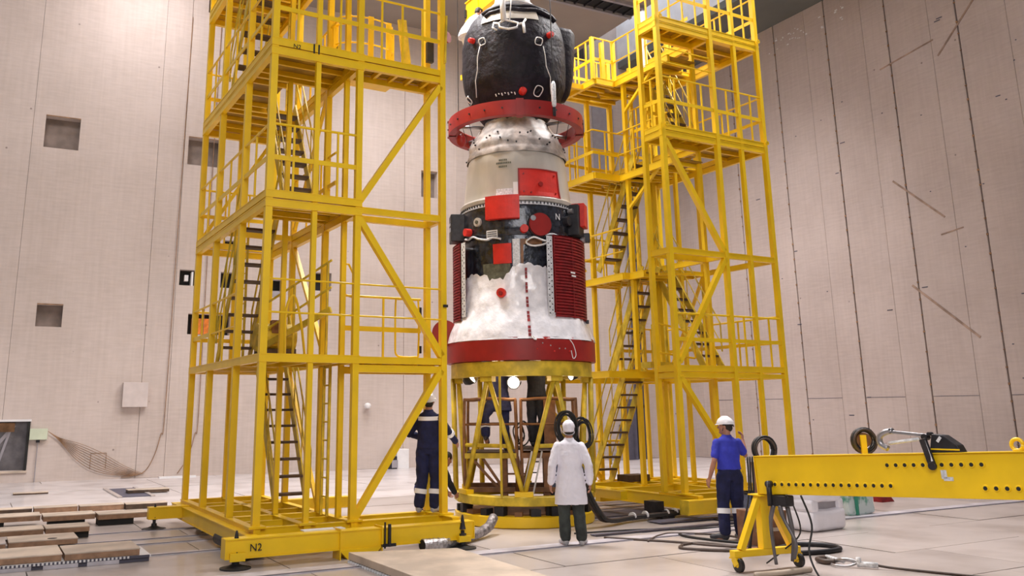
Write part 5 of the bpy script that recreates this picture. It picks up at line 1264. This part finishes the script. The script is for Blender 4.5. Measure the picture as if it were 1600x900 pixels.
# foreground slab at the bottom edge
fs_ = empty('foreground_slab', (-.1, 11.6, 0), .21, 'thick beige slab with a dark perforated edge at the bottom edge of the view', 'slab')
A_, B_, C_, D_ = Vector((-1.46,12.31)), Vector((.0,12.62)), Vector((1.05,10.5)), Vector((-.30,10.2))
def toL(p): q = Matrix.Rotation(-.21, 2) @ (p - Vector((-.1, 11.6))); return q
pl = [toL(p) for p in (D_, C_, B_, A_)]
def prism(ps, z0, z1):
    n = len(ps); return MB().add([(p.x, p.y, z0) for p in ps] + [(p.x, p.y, z1) for p in ps], [tuple(reversed(range(n))), tuple(range(n, 2*n))] + [(i, (i+1)%n, n+(i+1)%n, n+i) for i in range(n)])
prism(pl, .035, .13).build('slab_body', 'slab', fs_, bevel=.006)
ctr = sum(pl, Vector((0, 0))) / 4
prism([ctr + (p - ctr) * .985 for p in pl], .0, .035).build('dark_underside', 'raildark', fs_)
mb = MB()
for k in range(30):
    p = pl[3].lerp(pl[0], k / 30); mb.box(p.x - .012, p.x + .03, p.y - .03, p.y + .01, .0, .03)
tag(mb.build('edge_studs', 'strip', fs_), kind='stuff')

# ------------------------------------------------------------------ ducts, hoses and cables on the floor
def duct(pts, r, name, label, m='foil', rings=True):
    e = empty(name, pts[0], 0, label, 'duct', 'silver ducts by the left tower'); o = Vector(pts[0]); path = smooth_path([Vector(p) - o for p in pts], 10)
    n = len(path); rs = [r * (1 + (.09 if i % 2 else -.05)) for i in range(n)]
    MB().tube(path, rs, 16, caps=False).build('hose_wall', m, e, smooth=True)
    MB().tube([path[0], path[0] + (path[1] - path[0]) * .2], r * .86, 14).build('dark_mouth', 'black', e)
    return e
duct([(-.50,13.06,.10),(-.25,13.28,.09),(.02,13.60,.10)], .085, 'silver_duct', 'short crumpled silver duct lying under the right end of the left tower base')
duct([(.10,13.85,.09),(.32,14.25,.10),(.50,14.6,.15),(.60,14.9,.26)], .072, 'silver_duct', 'crumpled silver duct rising toward the foot of the round stand', m='duct2')
def hose(name, pts, r, label, m='rubber', cat='cable', n=6, group=None):
    group = group or ('loose cables on the floor' if name == 'loose_cable' else 'cables hanging from the lifting beam' if name == 'hanging_cable' else None)
    p = smooth_path(pts, n); o = MB().tube(p, r, 7).build(name, m, smooth=True); tag(o, label, cat, group); return o
bund = [(2.10,15.35,1.0),(2.22,15.4,.6),(2.42,15.55,.25),(2.62,15.75,.09),(3.21,16.4,.07),(4.04,16.95,.07),(4.65,17.45,.07)]
e = empty('cable_bundle', (2.1, 15.35, 0), 0, 'thick black cable bundle with white ties from the stand to the right tower', 'cable bundle')
rnd = random.Random(8)
for k in range(7):
    oy, oz = rnd.uniform(-.05, .05), rnd.uniform(-.02, .03)
    MB().tube(smooth_path([(x - 2.1 - oy, y - 15.35 + oy, max(.025, z + oz)) for x, y, z in bund], 6), .024, 6).build('cable', 'rubber' if k % 3 else 'cable', e, smooth=True)
for f in (.30, .42, .60, .68, .80, .92):
    q = 3.0 + f * 3; i = min(5, int(q)); a, b = Vector(bund[i]), Vector(bund[i+1]); c = a.lerp(b, q - i) - Vector((2.1, 15.35, 0))
    d = (b - a).normalized() * .02; MB().tube([c - d + Vector((0,0,.02)), c + d + Vector((0,0,.02))], .075, 12).build('white_tie', 'white', e)
hose('loose_cable', [(2.9,13.9,.015),(3.2,14.5,.015),(3.55,14.75,.015),(4.3,14.4,.015),(4.6,13.4,.015)], .016, 'thin dark cable curving across the floor behind the man in blue', 'cable')
hose('loose_cable', [(2.3,14.3,.015),(2.9,14.0,.015),(3.35,13.75,.015),(3.9,13.35,.015),(4.5,13.3,.015)], .022, 'brown cable from the lab coat man toward the trestle', 'cable')
hose('loose_cable', [(3.30,13.45,.018),(3.22,13.2,.018),(3.45,13.05,.018),(3.95,12.93,.018),(4.25,12.9,.018)], .024, 'dark cable loop on the floor in front of the man in blue', 'cable')
hose('loose_cable', [(3.32,13.5,.02),(3.6,13.65,.02),(4.0,13.35,.02),(4.35,13.2,.02)], .020, 'dark cable arching over the cable loop left of the man in blue', 'cable')
hose('loose_cable', [(3.55,14.6,.02),(3.62,14.3,.02),(3.95,13.9,.02),(4.3,13.6,.02)], .020, 'pair of dark cables running past the left shoe of the man in blue', 'rubber')
hose('loose_cable', [(1.9,14.8,.015),(3.0,15.2,.015),(3.9,15.25,.015),(4.9,15.6,.015)], .014, 'thin cable lying along the white floor rail', 'rubber')
hose('rubber_hose', [(4.3,12.75,.03),(4.9,13.35,.03),(5.35,13.3,.03),(5.42,12.98,.03),(5.1,12.72,.03),(4.6,12.6,.03)], .034, 'thick grey hose bent in a U on the floor right of the trestle', 'darksteel', 'hose')
hose('hanging_cable', [tuple(bl(.42,-.03,-.23)), (4.22,11.35,.75), (4.28,11.4,.45), (4.15,11.7,.2), (4.0,11.9,.02)], .010, 'thin black cable hanging from the beam behind the trestle leg', 'rubber')
hose('hanging_cable', [tuple(bl(.62,-.03,-.23)), (4.28,11.0,.6), (4.18,10.9,.3), (4.22,10.75,.05), (4.3,10.6,.012)], .012, 'thin black cable hanging in front of the trestle right leg', 'rubber')
hose('pale_hose', [(3.55,11.0,.035),(3.95,11.15,.035),(4.35,11.35,.035)], .035, 'pale hose lying on the floor under the trestle', 'slab', 'hose')
sh = empty('sling_hook', (4.80, 11.75, 0), -.45, 'steel snap hook and wire sling lying on the floor under the beam', 'hook')
MB().tube(smooth_path([(-.12,.38,.04),(-.20,.22,.04),(-.10,.08,.04),(.02,.06,.05)], 5), .035, 10).build('hook_body', 'cable', sh, smooth=True)
MB().tube([(-.10,.38,.06),(.12,.10,.05)], .024, 8).build('latch', 'strip', sh, smooth=True)
MB().tube(smooth_path([(.02,.10,.05),(.12,.02,.09),(.24,.0,.08),(.30,-.02,.05)], 5), .025, 8).tube(smooth_path([(-.02,-.02,.03),(.05,-.10,.03),(.18,-.09,.03),(.28,-.02,.06)], 5), .014, 8).build('shackle', 'steel', sh, smooth=True)
MB().tube([(.28,-.02,.05),(.52,-.03,.05)], .035, 10).tube([(.30,-.02,.04),(.30,-.02,.13)], .03, 8).build('ferrule', 'strip', sh, smooth=True)
MB().tube(smooth_path([(.50,-.03,.05),(.7,-.03,.03),(1.2,-.10,.02),(2.0,-.3,.02)], 6), .016, 8).build('wire_rope', 'cable', sh, smooth=True)
# coiled cables hung on the right side of the stand
for k, (x, y, z, r, lab) in enumerate(((.76,-.94,1.72,.20,'large black cable coil hung on the right front of the stand'),(1.06,-.70,1.60,.20,'outer black cable coil hung on the right side of the stand'),(-.05,-.2,1.6,.14,'small black cable loop hanging inside the stand'))):
    e = empty('hung_coil', incraft(x, y, z), RZ + .3 * k, lab, 'cable coil', 'cable coils hung on the stand'); rr = random.Random(k)
    for q in range(7 if k < 2 else 3):
        R = r + rr.uniform(-.05, .04); cx = rr.uniform(-.04, .04); y_ = rr.uniform(-.05, .05)
        MB().tube([(cx + R * .8 * math.cos(a), y_ + .02 * math.sin(3*a), -.05 + R * 1.25 * math.sin(a)) for a in [2*PI*j/24 for j in range(25)]], .014, 6).build('cable_turn', 'rubber', e, smooth=True)
# dark service trench covers under the right tower
for i, (s0, s1, t0, t1, l) in enumerate(((5.9,8.9,1.1,1.9,'dark trench cover strip between the stand and the right tower'),(7.2,10.6,-.1,.28,'dark trench cover strip under the front of the right tower'),(5.3,9.6,-.72,-.55,'narrow dark trench strip in front of the right tower'))):
    e = empty('trench_cover', tw((s0+s1)/2, (t0+t1)/2, .012), YAW_T, l, 'cover', 'trench covers by the right tower'); a, b = (s1-s0)/2, (t1-t0)/2
    MB().box(-a, a, -b, b, 0, .012).build('plate', 'raildark', e); MB().box(-a, a, -b, -b + .02, .012, .02).build('lip', 'cable', e)

# ------------------------------------------------------------------ things on the far wall (room frame)
def wall_thing(name, a, z, label, cat): return empty(name, room(a, -.014, z), YAW_R, label, cat)
e = wall_thing('metal_box', -3.93, 2.14, 'white square metal box mounted on the far left wall', 'box')
MB().box(-.37, .37, -.22, -.0, 0, .75).build('body', 'creambox', e, bevel=.01)
e = wall_thing('junction_box', -6.55, 1.21, 'small pale green junction box on the wall beside the dark opening', 'box')
MB().box(-.24, .24, -.14, -.0, 0, .32).build('body', 'cabinet', e, bevel=.01); MB().tube([(0,-.03,-.02),(0,-.03,-1.2)], .012, 6).build('conduit', 'greyblue', e); MB().box(-.05,.05,-.08,0,-.08,0).build('gland', 'darksteel', e)
e = wall_thing('sagging_cables', -6.3, 1.45, 'fan of thin brown cables sagging down the far left wall from the junction box', 'cables')
for k in range(9):
    MB().tube(smooth_path([(0,-.06,0),(.35,-.05,-.30 + .012*k),(.8 + .02*k,-.04,-.80 + .05*k),(1.25 + .04*k,-.04,-1.12 + .055*k),(1.8 + .05*k,-.03,-1.30 + .03*k),(2.4 + .05*k,-.03,-1.36 + .004*k)], 5), .007, 5).build('cable', 'stain', e, smooth=True)
e = wall_thing('drooping_cable', -2.95, 1.5, 'thin cable hanging down a wall joint left of the left tower', 'cable')
MB().tube(smooth_path([(0.05,-.03,14),(.0,-.03,7),(-.04,-.03,.5),(-.12,-.03,-.2),(-.3,-.03,-.9),(-.6,-.03,-1.35),(-1.2,-.03,-1.45)], 6), .012, 5).build('cable', 'stain', e, smooth=True)
e = wall_thing('drooping_cable', -1.95, 1.5, 'thin cable hanging down the wall behind the left tower', 'cable')
MB().tube(smooth_path([(0.05,-.03,14),(.0,-.03,7),(-.0,-.03,.5),(-.08,-.03,-.2),(-.25,-.03,-.9),(-.55,-.03,-1.4)], 6), .012, 5).build('cable', 'stain', e, smooth=True)
# dark opening with white frame at the left edge
d1_ = empty('door_1', room(-8.1, 0, .34), YAW_R); d1_['kind'] = 'structure'
MB().box(-1.35, 1.33, -.08, .0, 1.40, 1.46).build('white_lintel', 'white', d1_); MB().box(1.24, 1.31, -.06, .30, .02, 1.41).build('dark_jamb', 'black', d1_); MB().box(-1.35, 1.33, -.05, .0, -.06, .0).build('sill', 'slab', d1_)
MB().bar((.0, .28, .1), (.9, .28, 1.3), .03, .10).bar((.5, .26, .0), (.8, .26, 1.2), .03, .07).build('brace_inside', 'greyblue', d1_); MB().box(-1.2, .9, .24, .3, 1.1, 1.36).build('brown_panel', 'stain', d1_)
e = wall_thing('electrical_cabinet', 4.9, 0, 'white electrical cabinet on the floor against the far wall behind the left tower', 'cabinet')
MB().box(-.1, .35, -.4, -.05, 0, .66).build('body', 'white', e, bevel=.01); MB().box(-.42, -.1, -.4, -.05, 0, .42).build('low_box', 'darksteel', e); MB().box(-.3, -.08, -.43, -.4, .04, .3).build('vent', 'greyblue', e)
e = wall_thing('globe_lamp', 3.78, 2.05, 'small white round lamp high on the far wall above the cabinet', 'lamp')
MB().lathe([(0,.001),(0,.07),(.04,.11),(.12,.12),(.18,.08),(.2,.001)], 20).build('globe', 'white', e, smooth=True, loc=(0,-.14,0)); MB().box(-.02,.02,-.14,0,.05,.1).build('arm', 'darksteel', e)
e = wall_thing('steel_cupboard', 15.0, 0, 'tall dark grey steel cupboard against the far wall between the right tower posts', 'cupboard')
MB().box(-.42, .02, -.5, -.05, 0, 1.35).build('low_body', 'raildark', e, bevel=.01); MB().box(-.10, .14, -.5, -.05, 0, 2.35).build('tall_body', 'raildark', e, bevel=.01)
e = wall_thing('small_box', 14.2, 0, 'small grey box on the floor at the foot of the far wall', 'box'); MB().box(-.2,.2,-.5,-.1,0,.3).build('body','greyblue',e, bevel=.01)
e = wall_thing('drain_pipe', 15.55, 0, 'thick dark grey vertical pipe in the far right corner', 'pipe')
MB().tube([(0,-.25,0),(0,-.25,12.0)], .20, 20).build('pipe', 'raildark', e, smooth=True)
for z in (2, 5, 8, 11): MB().tube([(0,-.25,z),(0,-.25,z+.12)], .225, 20).build('pipe_clip', 'darksteel', e)
e = wall_thing('white_curb', -2.6, 0, 'white curb piece on the floor by the far wall left of the left tower', 'curb'); MB().box(-.5,.6,-.5,-.35,0,.05).build('body','white',e)
e = wall_thing('wall_shade_sheet', 14.5, 11.6, 'mauve grey sheet painting the shade high on the far wall behind the red ring', 'painted shade'); MB().box(-.55,.55,-.06,0,0,3.2).build('body','greyblue',e)  # the shaded stretch of wall, painted as a grey sheet

# ------------------------------------------------------------------ crane gear overhead
cb = empty('crane_girder', tw(6.02, 4.34, 11.05), YAW_T, 'yellow crane girder hanging above the black top of the spacecraft', 'girder')
MB().channel((0, 0, .25), (0, -7.5, .25), .30, .50, th=.03).build('girder', 'yellow', cb)
for t in (-.6, -1.5, -2.4): MB().box(-.155, .155, t - .02, t + .02, .03, .47).build('stiffener', 'yellow', cb)
MB().box(-.17, .17, -.05, .0, .1, .3).build('end_stop', 'darksteel', cb)
MB().bar((-.0, -.6, .0), (-.0, -3.2, .0), .06, .01).build('runway_strip', 'raildark', cb)
tc = empty('turnbuckle_cable', incraft(.74, -1.14, 7.5), RZ, 'vertical steel cable with a turnbuckle on the right front of the red ring', 'cable')
MB().tube([(0,0,.75),(-.04,.0,6.2)], .010, 6).build('wire', 'darksteel', tc); MB().tube([(0,0,.55),(0,0,.95)], .022, 8).build('upper_fork', 'darksteel', tc)
MB().tube([(0,0,.05),(0,0,.1),(0,0,.52),(0,0,.58)], [.02,.045,.045,.02], 12).build('turnbuckle_body', 'strip', tc, smooth=True); MB().tube([(0,0,-.12),(0,0,.05)], .035, 8).build('lower_fork', 'darksteel', tc)
gw = empty('guide_wire', incraft(-1.16, .1, 7.9), RZ, 'thin vertical guide wire at the left side of the black top', 'wire'); MB().tube([(0,0,0),(0,0,3.4)], .008, 6).build('wire', 'darksteel', gw)
